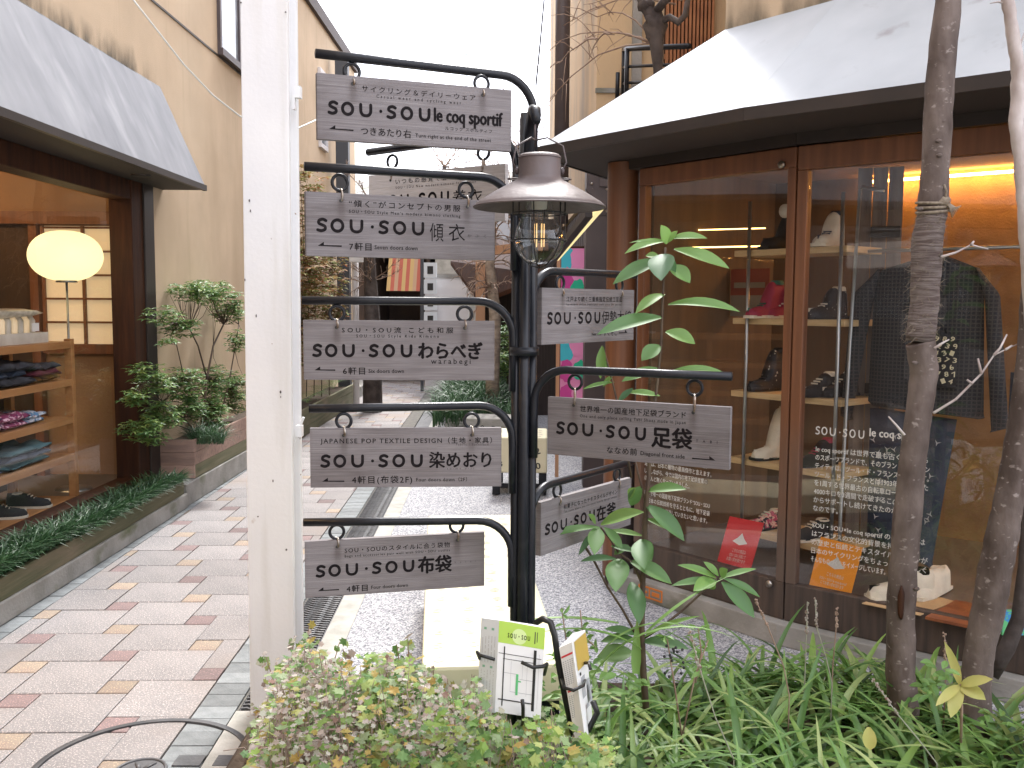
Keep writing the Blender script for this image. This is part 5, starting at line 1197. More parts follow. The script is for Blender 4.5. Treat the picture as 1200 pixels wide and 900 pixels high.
# ------------------------------------------------------------------ leaflets on the post
rk2 = thing('leaflet_holder', 'black wire leaflet clips curving from the foot of the sign post', 'leaflet holder', (PX, PY, .4))
def wire(pts, r=.0045): b_ = MB(); b_.tube(pts, r, 8); b_.build('wire_clip', M['blackmetal'], rk2, True)
Y0 = 2.36
wire([at(601, 780, 2.47), at(580, 770, 2.44), at(562, 772, 2.37), at(559, 764, 2.34), at(563, 768, 2.32), at(580, 773, 2.315)], .0042)
wire([at(625, 790, 2.46), at(638, 790, 2.42), at(641, 778, 2.37), at(636, 781, 2.32), at(624, 782, 2.31), at(611, 776, 2.31)], .0048)
wire([at(612, 850, 2.42), at(613, 845, 2.35), at(613, 830, 2.31), at(612, 820, 2.31)], .0048)
b_ = MB(); b_.tube([at(622, 745, 2.5), at(628, 730, 2.46), at(636, 725, 2.43), at(645, 729, 2.42), at(650, 745, 2.42), at(655, 780, 2.42), at(663, 820, 2.42), at(672, 862, 2.42)], .0085, 10); b_.build('tube_bracket', M['blackmetal'], rk2, True)
wire([at(658, 795, 2.42), at(661, 806, 2.34), at(672, 809, 2.31), at(684, 803, 2.33), at(685, 797, 2.42)], .0045)
wire([at(683, 777, 2.44), at(690, 777, 2.40), at(692, 784, 2.38)], .0045); wire([at(676, 868, 2.43), at(690, 855, 2.40), at(700, 835, 2.38), at(695, 822, 2.38)], .008)
# map leaflet: two joined sheets
def quadM(TL, TR, BL):
    TL, TR, BL = Vector(TL), Vector(TR), Vector(BL); X = (TR - TL); Yv = (TL - BL); N = X.cross(Yv).normalized()
    if N.y > 0: N = -N
    return Matrix(((X.x, Yv.x, N.x, TL.x), (X.y, Yv.y, N.y, TL.y), (X.z, Yv.z, N.z, TL.z), (0, 0, 0, 1)))   # unit square, y from -1 to 0, z in metres
mp_ = thing('map_leaflet', 'folded street map leaflet with lime green heading clipped to the sign post', 'leaflet', at(600, 836, 2.35))
Ml = quadM(at(564, 724, 2.37), at(585, 727, 2.335), at(559, 831, 2.37)); Mr = quadM(at(585, 727, 2.335), at(639, 736, 2.345), at(580, 834, 2.335))
b_ = MB(); b_.M = Ml; b_.box(0, -1, -.006, 1, 0, 0); b_.build('left_page', M['paper_blue'], mp_)
b_ = MB(); b_.M = Mr; b_.box(0, -1, -.012, 1, 0, 0); b_.build('map_page', M['paper'], mp_)
b_ = MB(); b_.M = Mr; b_.box(.0, -.235, 0, 1, 0, .0006); b_.build('heading_band', M['lime'], mp_)
def lines2(MX, name, mat, rects, par, z=.0009):
    b_ = MB(); b_.M = MX
    for (x0, y0, x1, y1) in rects: b_.add([(x0, -y0, z), (x1, -y0, z), (x1, -y1, z), (x0, -y1, z)], [(3, 2, 1, 0)])
    return b_.build(name, mat, par)
lines2(Mr, 'map_streets', M['black_print'], [(.13, .27, .155, .92), (.78, .26, .84, .93), (.05, .845, .82, .858), (.02, .345, .95, .352), (.12, .40, .78, .406)], mp_)
lines2(Mr, 'map_streets', M['grey_lines'], [(.3, .42, .305, .75), (.55, .42, .555, .6), (.65, .42, .655, .78), (.15, .55, .44, .555), (.5, .6, .78, .605), (.3, .75, .78, .755), (.9, .3, .905, .9)], mp_)
lines2(Mr, 'map_route', M['green_print'], [(.42, .55, .47, .78), (.47, .62, .53, .635)], mp_, .0012)
b_ = MB(); b_.M = Mr @ Matrix.Translation((0, 0, .0012)); put_text(b_, 'SOU・SOU', .2, .68, -.165, .07, .03); b_.build('lettering', M['ink'], mp_)
lines2(Mr, 'lettering', M['ink_faint'], [(.78, .06, .80, .19), (.83, .06, .845, .17)], mp_, .0012)
b_ = MB(); b_.M = Mr @ Matrix.Translation((0, 0, .0009)); b_.add([(.45, -.14, 0)] + [(.45 + .16 * cos(t), -.14 + .085 * sin(t), 0) for t in [2 * pi * q / 20 for q in range(20)]], [(0, q + 1, (q + 1) % 20 + 1) for q in range(20)]); b_.build('emblem', pm('pale_lime', (.62, .76, .35), .6), mp_)
rr_ = []
rg = random.Random(2)
for c_ in range(5):
    for blk in ((.18, .47), (.55, .92)):
        for q in range(22):
            y = blk[0] + (blk[1] - blk[0]) * q / 22
            if rg.random() < .85: rr_.append((.13 + c_ * .17, y, .17 + c_ * .17, y + .008))
lines2(Ml, 'text_columns', M['grey_lines'], rr_, mp_)
lines2(Ml, 'dots', M['sage'], [(.2, .09, .34, .115), (.62, .09, .76, .115), (.2, .5, .34, .525), (.62, .5, .76, .525)], mp_)
# booklet bundle
bk = thing('booklet_bundle', 'thick bundle of white booklets with mustard cover held in a wire ring beside the post', 'booklets', at(680, 870, 2.35))
a0, a1, a2 = at(655, 759, 2.36), at(670, 752, 2.34), at(686, 738, 2.50)
b0, b1, b2 = at(674, 868, 2.36), at(687, 874, 2.33), at(694, 838, 2.50)
a3 = at(671, 742, 2.52)
b3_ = b0 + (a3 - a0) * .9
b_ = MB(); b_.hexa([b0, b1, b2, b3_], [a0, a1, a2, a3]); b_.build('pages', M['paper'], bk, bevel=.001)
Mf = quadM(a1, a2, b1); lines2(Mf, 'cover_picture', M['mustard'], [(.12, .02, .98, .30)], bk)
lines2(Mf, 'cover_print', M['grey_lines'], [(.25, .38, .5, .42), (.2, .48, .45, .58), (.6, .45, .8, .7), (.3, .66, .55, .70)], bk); lines2(Mf, 'cover_print', M['black_print'], [(.58, .5, .72, .66), (.2, .33, .3, .36)], bk)
Ms = quadM(a0, a1, b0); lines2(Ms, 'spine_band', M['red_print'], [(.05, .1, .95, .12), (.1, .47, .95, .49)], bk)
lines2(Ms, 'spine_print', M['grey_lines'], [(.1 + .17 * i, .16 + .02 * j, .2 + .17 * i, .17 + .02 * j) for i in range(5) for j in range(13)] + [(.1 + .17 * i, .53 + .02 * j, .2 + .17 * i, .54 + .02 * j) for i in range(5) for j in range(12)], bk)

# ------------------------------------------------------------------ white post
w0 = at(293, 800, 3.3); w1 = at(345, 800, 3.3); u0 = at(281, 0, 3.3); u1 = at(337, 0, 3.3)
xl, xr = (w0.x + u0.x) / 2, (w1.x + u1.x) / 2
lean = (u0.x + u1.x - w0.x - w1.x) / 2
wp = thing('white_post', 'thick white painted steel post with rust specks standing at the edge of the bed', 'post', ((xl + xr) / 2, 3.3, 0))
b_ = MB(); za, zb = 0.0, 4.2
def wx(x, z): return x + lean * ((z - w0.z) / (u0.z - w0.z) - .5)
b_.hexa([(wx(xl, za), 3.30, za), (wx(xr, za), 3.30, za), (wx(xr, za), 3.325, za), (wx(xl, za), 3.325, za)], [(wx(xl, zb), 3.30, zb), (wx(xr, zb), 3.30, zb), (wx(xr, zb), 3.325, zb), (wx(xl, zb), 3.325, zb)])
b_.build('front_flange', M['white_post'], wp, bevel=.003)
b_ = MB(); xm = xr - .02
b_.hexa([(wx(xm - .12, za), 3.325, za), (wx(xm, za), 3.325, za), (wx(xm, za), 3.41, za), (wx(xm - .12, za), 3.41, za)], [(wx(xm - .12, zb), 3.325, zb), (wx(xm, zb), 3.325, zb), (wx(xm, zb), 3.41, zb), (wx(xm - .12, zb), 3.41, zb)]); b_.build('web', M['white_post'], wp)
b_ = MB(); b_.hexa([(wx(xl, za), 3.41, za), (wx(xr + .006, za), 3.41, za), (wx(xr + .006, za), 3.432, za), (wx(xl, za), 3.432, za)], [(wx(xl, zb), 3.41, zb), (wx(xr + .006, zb), 3.41, zb), (wx(xr + .006, zb), 3.432, zb), (wx(xl, zb), 3.432, zb)]); b_.build('rear_flange', M['white_post'], wp, bevel=.003)
b_ = MB(); rg = random.Random(6)
for k in range(13):
    z = rg.uniform(.5, 3.0); b_.ball((wx(rg.choice([xl + .004, xr - .006, rg.uniform(xl + .01, xr - .01)]), z), 3.298, z), rg.uniform(.0015, .0035), .003, rg.uniform(.002, .006), 7, 5)
b_.build('rust_bolt', M['steel_brown'], wp, True)
p = at(346, 108, 3.36); b_ = MB(); b_.box(p.x, 3.35, p.z - .02, p.x + .02, 3.38, p.z + .02); b_.box(p.x - .01, 3.35, p.z - .06, p.x + .0, 3.37, p.z - .01); b_.build('bracket', M['white_post'], wp)
p = at(351, 505, 3.36); b_ = MB(); b_.box(p.x - .012, 3.35, p.z - .02, p.x + .01, 3.38, p.z + .02); b_.beam((p.x - .02, 3.36, p.z - .04), (p.x + .015, 3.36, p.z + .05), .008, .008); b_.build('bracket', M['white_post'], wp)

# ------------------------------------------------------------------ numbered benches
def numbered(mb, MX, x0, y0, x1, y1, sx, sy, em, seed, mbz=0):
    r = random.Random(seed); keep = mb.M; nx = int((x1 - x0) / sx); ny = int((y1 - y0) / sy)
    for i in range(nx):
        for j in range(ny):
            mb.M = MX @ Matrix.Translation((x0 + (i + .5) * sx + r.uniform(-.1, .1) * sx, y0 + (j + .5) * sy + r.uniform(-.1, .1) * sy, 0)) @ Matrix.Rotation(r.uniform(-.25, .25), 4, 'Z')
            put_text(mb, r.choice('0123456789'), -em * .26, em * .26, -em * .35, em, .035)
    mb.M = keep
def bench(name, label, c, ang, wx_, ly, h, leg_h, printmat, cover, seed):
    R3 = Matrix.Translation(c) @ Matrix.Rotation(ang, 4, 'Z'); t = thing(name, label, 'bench', c)
    b_ = MB(); b_.M = R3; b_.box(-wx_ / 2, -ly / 2, leg_h, wx_ / 2, ly / 2, h); b_.build('cloth_cover', cover, t, bevel=.012)
    b_ = MB(); b_.M = R3
    for i in (-1, 1):
        for j in (-1, 1): b_.box(i * wx_ * .42 - .03, j * ly * .44 - .03, .01, i * wx_ * .42 + .03, j * ly * .44 + .03, leg_h)
    for i in (-1, 1): b_.box(i * wx_ * .42 - .012, -ly * .44, leg_h - .06, i * wx_ * .42 + .012, ly * .44, leg_h - .004)
    b_.box(-wx_ * .42, -ly * .44, leg_h * .3, wx_ * .42, -ly * .44 + .02, leg_h * .5)
    b_.build('leg_frame', M['black_steel'], t)
    b_ = MB(); numbered(b_, R3 @ Matrix.Translation((0, 0, h + .001)), -wx_ / 2, -ly / 2, wx_ / 2, ly / 2, .105, .115, .062, seed); b_.build('printed_numbers', printmat, t)
    b_ = MB(); F_ = R3 @ Matrix.Translation((0, -ly / 2 - .001, 0)) @ Matrix.Rotation(pi / 2, 4, 'X'); numbered(b_, F_, -wx_ / 2 + .01, leg_h + .01, wx_ / 2 - .01, h - .005, .1, .115, .07, seed + 1); b_.build('printed_numbers', M['black_print'], t)
    return t
q = gz(610, 582); bench('numbered_bench', 'cream cloth covered block seat printed with black numbers on short dark legs', (q.x + .0, q.y + .30, 0), radians(-2), .43, .55, .46, .18, M['grey_print'], M['cream'], 4)
q0 = at(500, 800, 2.82); 
bench('numbered_bench', 'long cream cloth covered bench with top numbers painted pale for overexposure, standing just behind the sign post', (-.13, 3.72, 0), radians(4.6), .43, 2.0, .42, .30, M['grey_print'], M['cream'], 9)
bench('numbered_bench', 'grey block seat with black numbers in the shade before the grass mound', (-.12, 9.05, 0), radians(-4), .62, .4, .40, .12, M['black_print'], M['concrete'], 15)
# ------------------------------------------------------------------ goods in the right window
def shelf_pt(u, z, back=.13):
    s = None; best = 9
    for k in range(101):
        p = SA.lerp(SB, k / 100) + sn * back; uu = 600 + FPX * p.x / p.y
        if abs(uu - u) < best: best = abs(uu - u); s = p
    return Vector((s.x, s.y, z + .001))
az = math.atan2(-.5, -.85)
def pair(u, z, mats, label, L=.23, high=0, back=.12, da=0):
    p = shelf_pt(u, z, back); r = tabi((p.x, p.y, p.z), az + da, L, mats, label, None, high); return r
K, WH, SR = M['black_cloth'], M['shoe_white'], M['shoe_red']
M['dotted'] = pm('dotted_black', (.02, .02, .025), .6, (.6, .6, .55), 60, contrast=(.66, .68)); M['floral_shoe'] = pm('floral_shoe', (.45, .06, .12), .7, (.7, .45, .35), 40, contrast=(.5, .54), extra=[((.03, .03, .04), 30, .52, .56, (1, 1, 1))])
pair(912, SZ[0], [K, K, K], 'black split toe boot with pale ankle tag on the top shelf', .26, .10)
p = shelf_pt(915, SZ[0]); b_ = MB(); b_.ball((p.x, p.y, p.z + .19), .03, .03, .035, 12, 8); tag(b_.build('paper_stuffing', M['off_white'], smooth=True), 'crumpled pale paper stuffed in the black boot on the top shelf', 'paper')
tabi(shelf_pt(967, SZ[0], .1), az + .3, .25, [WH, WH, M['navy']], 'cream and navy high top shoe on the top shelf beside the frame', None, .08)
tabi(shelf_pt(895, SZ[1], .07), az, .24, [SR, WH, M['shoe_green']], 'crimson split toe shoe with white sole, front one of the pair on the second shelf', None, .10)
tabi(shelf_pt(917, SZ[1], .16), az - .1, .24, [SR, WH, WH], 'crimson shoe with green lining standing behind its mate on the second shelf', None, .09)
tabi(shelf_pt(967, SZ[1], .12), az, .25, [M['dotted'], K, WH], 'black white-spotted shoe on the second shelf right of the frame', None, .06)
tabi(shelf_pt(900, SZ[2], .12), az, .25, [M['dotted'], K, K], 'dotted black ankle boot on the third shelf left of the frame', None, .12)
tabi(shelf_pt(962, SZ[2], .08), az, .23, [K, K, WH], 'charcoal laced shoe on the third shelf, left one of two', None, .03)
tabi(shelf_pt(985, SZ[2], .16), az, .23, [K, K, WH], 'charcoal laced shoe on the third shelf, right one of two', None, .03)
tabi(shelf_pt(908, SZ[3], .12), az, .26, [WH, K, WH], 'tall off white split toe boot with black sole on the fourth shelf', None, .16)
tabi(shelf_pt(962, SZ[3], .12), az, .24, [K, K, SR], 'black shoe on the fourth shelf behind the white lettering', None, .04)
tabi(shelf_pt(905, SZ[4], .10), az, .25, [M['floral_shoe'], K, WH], 'floral crimson shoe on the lowest shelf', None, 0)
tabi(shelf_pt(960, SZ[4], .10), az, .25, [K, WH, WH], 'black shoe with white sole on the lowest shelf above the orange card', None, 0)
# jacket, shirt, trousers on a hanger rail
def front_frame(P, d, n_):   # local: x along d, y up, z towards the street
    return Matrix(((d.x, 0, -n_.x, P.x), (d.y, 0, -n_.y, P.y), (0, 1, 0, P.z if len(P) > 2 else 0), (0, 0, 0, 1)))
def garment(mb, outline, depth, MX, seed=0, res=14):
    "puffed panel: outline polygon (x,y), thickness falling off to the border"
    from mathutils.geometry import tessellate_polygon
    xs = [p[0] for p in outline]; ys = [p[1] for p in outline]; x0, x1, y0, y1 = min(xs), max(xs), min(ys), max(ys)
    def row(y):
        hits = []
        for i in range(len(outline)):
            a, b = outline[i], outline[(i + 1) % len(outline)]
            if (a[1] - y) * (b[1] - y) < 0: hits.append(a[0] + (y - a[1]) / (b[1] - a[1]) * (b[0] - a[0]))
        hits.sort(); return (hits[0], hits[-1]) if len(hits) >= 2 else (0, 0)
    NR = 34; NC = res; vs = []
    for sgn in (1, -1):
        for i in range(NR + 1):
            y = y0 + (y1 - y0) * (.002 + .996 * i / NR); a, b = row(y)
            for j in range(NC + 1):
                k = j / NC; x = a + (b - a) * k; e = (1 - abs(2 * k - 1) ** 2.5) ** .6
                z = depth * e * (1 if sgn > 0 else -1) + .014 * noise.noise(Vector((x * 13, y * 4, seed))) * e
                vs.append((x, y, z))
    m1 = (NR + 1) * (NC + 1); fs = []
    for i in range(NR):
        for j in range(NC):
            a = i * (NC + 1) + j; fs.append((a, a + 1, a + NC + 2, a + NC + 1)); fs.append((a + m1, a + NC + 1 + m1, a + NC + 2 + m1, a + 1 + m1))
    keep = mb.M; mb.M = MX; mb.add(vs, fs); mb.M = keep
def gingham():
    m = pm('dark_check', (.02, .024, .03), .9); N = m.node_tree.nodes; L = m.node_tree.links; b = N['Principled BSDF']; uv = N.new('ShaderNodeTexCoord')
    ws = []
    for ax, rot in (('X', (0, 0, math.atan2(d2.y, d2.x))), ('Z', (0, 0, 0))):
        mp = N.new('ShaderNodeMapping'); mp.inputs['Rotation'].default_value = (0, 0, -rot[2]); L.new(uv.outputs['Object'], mp.inputs[0])
        w = N.new('ShaderNodeTexWave'); w.bands_direction = ax; w.inputs['Scale'].default_value = 18; w.inputs['Distortion'].default_value = .2; L.new(mp.outputs[0], w.inputs['Vector'])
        r = N.new('ShaderNodeMapRange'); r.inputs[1].default_value = .72; r.inputs[2].default_value = .85; L.new(w.outputs['Fac'], r.inputs[0]); ws.append(r)
    mxx = N.new('ShaderNodeMath'); mxx.operation = 'MAXIMUM'; L.new(ws[0].outputs[0], mxx.inputs[0]); L.new(ws[1].outputs[0], mxx.inputs[1])
    c = N.new('ShaderNodeMixRGB'); c.inputs[1].default_value = (.018, .022, .028, 1); c.inputs[2].default_value = (.05, .048, .05, 1); L.new(mxx.outputs[0], c.inputs[0]); L.new(c.outputs[0], b.inputs['Base Color']); return m
M['check'] = gingham()
Jp = at(1098, 300, 4.15)
JM = front_frame(Vector((Jp.x, Jp.y, 0)), d2, n2)
def jz(v): return at(1098, v, 4.15).z
kx = 4.15 / 1100 * 1.12
def jx(u): return (u - 1098) * kx
jk = thing('checked_jacket', 'dark checked long sleeved jacket hanging open in the right window', 'jacket', (Jp.x, Jp.y, jz(490)))
body = [(jx(1080), jz(302)), (jx(1040), jz(316)), (jx(1035), jz(345)), (jx(1033), jz(480)), (jx(1150), jz(486)), (jx(1145), jz(345)), (jx(1140), jz(316)), (jx(1108), jz(300))]
b_ = MB(); garment(b_, body, .05, JM, 1); b_.build('body', M['check'], jk, True)
for sg, us in ((-1, (1042, 1012, 1004, 1016, 1036)), (1, (1138, 1160, 1174, 1158, 1146))):
    o = [(jx(us[0]), jz(314)), (jx(us[1]), jz(345)), (jx(us[2]), jz(494)), (jx(us[3]), jz(500)), (jx(us[4]), jz(350))]
    b_ = MB(); garment(b_, o, .035, JM @ Matrix.Translation((0, 0, .01)), 3 + sg, 8); b_.build('sleeve', M['check'], jk, True)
b_ = MB(); b_.M = JM; b_.add([(jx(1082), jz(300), .055), (jx(1094), jz(300), .06), (jx(1100), jz(350), .062), (jx(1092), jz(345), .062)], [(0, 1, 2, 3)]); b_.add([(jx(1108), jz(300), .055), (jx(1096), jz(300), .06), (jx(1100), jz(350), .066), (jx(1112), jz(345), .062)], [(0, 3, 2, 1)]); b_.build('lapel', M['check'], jk)
tsh = thing('black_shirt', 'black shirt printed with cream numbers showing beneath the checked jacket', 'shirt', (Jp.x, Jp.y, jz(450)))
TM = JM @ Matrix.Translation((0, 0, .06)); 
o = [(jx(1090), jz(392)), (jx(1088), jz(450)), (jx(1126), jz(452)), (jx(1126), jz(400)), (jx(1112), jz(388))]
b_ = MB(); garment(b_, o, .018, TM, 6, 8); b_.build('cloth', M['black_cloth'], tsh, True)
b_ = MB(); rg = random.Random(10)
for i in range(5):
    for j in range(7):
        x = jx(1092 + i * 7.5 + (j % 2) * 3); z = jz(396 + j * 8); b_.M = TM @ Matrix.Translation((x, z, .021 + .0)) @ Matrix.Rotation(rg.uniform(-.5, .5), 4, 'Z'); put_text(b_, rg.choice('0123456789'), -.008, .008, -.011, .03, .03)
b_.M = None; b_.build('printed_numbers', M['cream'], tsh)
trs = thing('patterned_trousers', 'dark trousers with scattered pale bird shapes below the checked jacket', 'trousers', (Jp.x, Jp.y, jz(664)))
PM = JM @ Matrix.Translation((0, 0, -.02))
o = [(jx(1034), jz(484)), (jx(1036), jz(640)), (jx(1105), jz(664)), (jx(1124), jz(486))]
b_ = MB(); garment(b_, o, .03, PM, 8, 12); b_.build('cloth', M['navy'], trs, True)
b_ = MB()
for k in range(26):
    x = jx(rg.uniform(1040, 1112)); z = jz(rg.uniform(492, 640)); a = rg.uniform(-.6, .6); b_.M = PM @ Matrix.Translation((x, z, .046)) @ Matrix.Rotation(a, 4, 'Z')
    b_.add([(-.014, .012, 0), (-.003, -.002, 0), (.002, -.014, 0), (.003, .0, 0), (.015, .014, 0), (.0, .004, 0)], [(0, 1, 5), (1, 2, 3), (1, 3, 5), (3, 4, 5)])
b_.M = None; b_.build('printed_birds', M['grey_lines'], trs)
gr2 = thing('garment_rail', 'thin metal garment rail leaning in the corner of the right window', 'rail', at(985, 560, 4.3))
b_ = MB(); b_.tube([at(1035, 224, 4.1), at(1012, 219, 4.25), at(1008, 222, 4.28), at(996, 400, 4.25), at(985, 600, 4.2), at(982, 690, 4.15)], .0085, 8); b_.build('tube', M['chrome'], gr2, True)
b_ = MB(); b_.tube([(Jp.x - .3 * d2.x, Jp.y - .3 * d2.y, jz(292)), (Jp.x + .45 * d2.x, Jp.y + .45 * d2.y, jz(292))], .008, 8); b_.build('cross_tube', M['chrome'], gr2, True)
# dark boxed goods at the right margin
gd = thing('boxed_banner', 'tall black boxed goods with white label at the right margin of the window', 'box', at(1188, 600, 3.75))
a, b = at(1181, 500, 3.78), at(1215, 500, 3.6); b_ = MB(); b_.wall(a, b, at(1190, 610, 3.7).z, at(1190, 438, 3.7).z, .05); b_.build('box', M['navy'], gd)
b_ = MB(); a2_, b2_ = a.lerp(b, .25) - Vector((n2.x, n2.y, 0)) * .004, a.lerp(b, .7) - Vector((n2.x, n2.y, 0)) * .004; b_.wall(a2_, b2_, at(1190, 545, 3.7).z, at(1190, 470, 3.7).z, -.002); b_.build('label', M['paper'], gd)
# white sneaker with cards at the bottom of the right window
FZ = .256
def floorpt(u, v): return gz(u, v, FZ)
p = floorpt(1060, 716)
c_ = thing('kraft_card', 'kraft cardboard sheet beneath the white shoe in the right window', 'card', p)
P = [floorpt(1010, 708), floorpt(1078, 722), floorpt(1120, 706), floorpt(1060, 690)]
b_ = MB(); b_.hexa([q + Vector((0, 0, .001)) for q in P], [q + Vector((0, 0, .005)) for q in P]); b_.build('sheet', M['card'], c_)
P = [floorpt(1084, 726), floorpt(1170, 744), floorpt(1200, 722), floorpt(1120, 706)]
b_ = MB(); b_.hexa([q + Vector((0, 0, .001)) for q in P], [q + Vector((0, 0, .012)) for q in P]); tag(b_.build('wooden_board', M['floor_wood']), 'red brown wooden board lying on the right window floor', 'board')
p = floorpt(1055, 702); tabi((p.x, p.y, FZ + .006), math.atan2(-.2, -1), .30, [WH, WH, M['ink']], 'white laced sneaker on the kraft card behind the near trunk', None, .012)
q = floorpt(1080, 700); tabi((q.x + .05, q.y + .04, FZ + .006), math.atan2(-.2, -1) + .5, .29, [WH, WH, M['shoe_white']], 'second white sneaker tipped behind the near trunk', None, .0)
p = floorpt(1192, 750); b_ = MB(); b_.box(p.x - .03, p.y + .05, FZ, p.x + .15, p.y + .08, FZ + .09); tag(b_.build('patterned_box', pm('blue_green_print', (.05, .25, .55), .6, (.12, .5, .2), 26, contrast=(.48, .52))), 'blue and green patterned box at the lower right corner of the window', 'box')
# cards leaning on the glass
def leaning_card(name, label, TLp, TRp, BLp, yoff, mat, lines, cat):
    t = thing(name, label, cat, BLp); MX = quadM(TLp, TRp, BLp); b_ = MB(); b_.M = MX; b_.box(0, -1, -.004, 1, 0, 0); b_.build('card', mat, t)
    b_ = MB(); b_.M = MX @ Matrix.Translation((0, 0, .001))
    for (body, x0, x1, base, em) in lines: put_text(b_, body, x0, x1, -base, em)
    b_.M = MX
    hat = [(.40, -.33), (.5, -.24), (.60, -.33), (.72, -.40), (.50, -.45), (.28, -.40)]
    b_.add([(x, y, .001) for x, y in hat], [tuple(range(5, -1, -1))]); b_.build('lettering', M['white_print'], t)
def win(u, v, P, n_, ins):  # point on a vertical plane parallel to a glass line
    d = _ray(u, v); Pn = P + n_ * ins; t = (Pn.x * n_.x + Pn.y * n_.y - EYE.x * n_.x - EYE.y * n_.y) / (d.x * n_.x + d.y * n_.y); return EYE + d * t
leaning_card('red_card', 'red card with white crest leaning inside the glass door', win(855, 605, A, n1, .06), win(895, 613, A, n1, .06), win(837, 670, A, n1, .05), 0, M['red_card'],
             [('こちらの商品は', .35, .75, .58, .075), ('SOU・SOU 足袋にて', .3, .78, .66, .07), ('お買い求め頂けます', .25, .8, .74, .075), ('These items available', .2, .85, .88, .07), ('at Next-door shop', .28, .78, .95, .065)], 'card')
leaning_card('orange_card', 'orange card with pale crest leaning inside the right window', win(962, 629, Bc, n2, .07), win(1011, 642, Bc, n2, .07), win(945, 698, Bc, n2, .05), 0, M['orange_card'],
             [('こちらの商品は', .35, .75, .58, .07), ('SOU・SOU le coq sportif', .2, .85, .66, .06), ('にてお買い求め頂けます', .25, .8, .73, .065), ('These items available', .25, .8, .86, .06), ('at the end of the street', .2, .85, .92, .06)], 'card')
# writing on the glass, 1 mm in front of the panes
def glass_text(P, d, n_, par, rows, ink):
    b_ = MB(); MX = front_frame(Vector((P.x + n_.x * .0195, P.y + n_.y * .0195, 0)), d, n_)
    for (body, uA, vA, uB, em, bold, full) in rows:
        p = win(uA, vA, P, n_, .0195); q = win(uB, vA, P, n_, .0195); sA = (p.to_2d() - P).dot(d); sB = (q.to_2d() - P).dot(d)
        if body == 'WM':
            keep = b_.M; b_.M = MX @ Matrix.Translation((0, p.z, 0)) @ Matrix.Scale(.001, 4); wordmark(b_, sA * 1000, sB * 1000, -em * 1000, 0, 5.2); b_.M = keep; continue
        b_.M = MX @ Matrix.Translation((0, p.z, 0)); put_text(b_, body, sA, sB, 0, em, bold)
    b_.M = None; b_.build('lettering', ink, par)
xs0, xs1 = 956, 1070
body = ['le coq sportif は世界で最も古くからある', 'のスポーツブランドで、そのブランド・アイデン', 'ティティは、ツール・ド・フランスにあります。', 'ツール・ド・フランスとは1903年に始まった', 'を1周する世界最古の自転車ロードレース', '4000キロを3週間で走破するこのスポーツ', 'からサポートし続けてきたのが、le coq', 'なのです。', None, 'SOU・SOU×le coq sportif のアイテムは', 'はフランスの文化的背景を持つ le coq', 'の歴史と伝統とテキスタイルデザインが', '日本のサイクリングをちょっとだけ楽しく', 'そんなものづくりをイメージしています。']
ends = [1088, 1090, 1089, 1088, 1080, 1082, 1078, 982, 0, 1085, 1078, 1088, 1086, 1038]
rows = [('WM', 956, 509, 1012, .036, 0, 0), ('le coq sportif', 1019, 511, 1085, .048, .03, 0)]
for k, (t_, e) in enumerate(zip(body, ends)):
    if t_: rows.append((t_, 956 - k * .45, 528.5 + k * 9.9, e, .0285, .012, 0))
glass_text(Bc, d2, n2, bpy.data.objects[fw.name], rows, M['white_print'])
body = ['日本の履物の最高傑作、地下足袋ファッションを持つ', '足袋は、日本の履物の最高傑作と言えます。', 'しかしながら、今では国内の地下足袋産業の', 'ほとんど無くなっていきました。', None, '日本で唯一の国産地下足袋ブランド“SOU・SOU', 'は日本の伝統技術を守るとともに、地下足袋', 'の新しい歴史を創造していきたいと思います。']
ends = [832, 834, 829, 808, 0, 832, 832, 829]
rows = []
for k, (t_, e) in enumerate(zip(body, ends)):
    if t_: rows.append((t_, 755.5, 536 + k * 8.6, e, .028, .01, 0))
glass_text(A, d1, n1, bpy.data.objects[fd.name], rows, M['white_print'])

# ------------------------------------------------------------------ trees in front of the right window
def trunk_obj(name, label, pts, mats_parts, twigs, n=14, seed=0):
    t = thing(name, label, 'tree', pts[0][0]); rg = random.Random(seed)
    for (a, b, mat, nm) in mats_parts:
        P, R = [], []
        seq = pts[a:b + 1]
        for i in range(len(seq) - 1):
            for k in range(6):
                q = seq[i][0].lerp(seq[i + 1][0], k / 6); r = seq[i][1] + (seq[i + 1][1] - seq[i][1]) * k / 6
                P.append(q + Vector((rg.uniform(-.0015, .0015), 0, 0))); R.append(r * (1 + .05 * noise.noise(q * 11) + rg.uniform(-.012, .012)))
        P.append(seq[-1][0]); R.append(seq[-1][1]); b_ = MB(); b_.tube(P, R, n)
        b_.v = [tuple(Vector(v) + Vector((noise.noise(Vector(v) * 28), noise.noise(Vector(v) * 28 + Vector((9, 0, 0))), 0)) * .0035) for v in b_.v]
        b_.build(nm, mat, t, True)
    return t
Y = 2.95
P1 = [(at(u, v, Y), r * Y / 1100) for u, v, r in ((1060, 862, 19), (1058, 820, 17.5), (1055, 790, 17.5), (1056, 700, 16.5), (1064, 600, 16), (1074, 500, 14.5), (1083, 440, 15.5), (1080, 415, 16.5), (1078, 400, 16), (1084, 350, 16), (1086, 290, 17.5), (1093, 245, 16.5), (1096, 200, 15.5), (1101, 100, 16), (1111, 0, 14), (1114, -60, 14))]
t1 = trunk_obj('young_tree', 'slim grey brown trunk with rope tie and fibre wrap before the right window', P1, [(0, 8, M['bark'], 'trunk'), (8, 11, M['bark_wrap'], 'wrapped_trunk'), (11, 15, M['bark'], 'trunk')], None)
b_ = MB()
for k in range(3):
    c = at(1093 , 238 + k * 5, Y); b_.torus(c, 17.5 * Y / 1100, .005, (1, 0, .05 * k), (0, 1, .1), 24, 6)
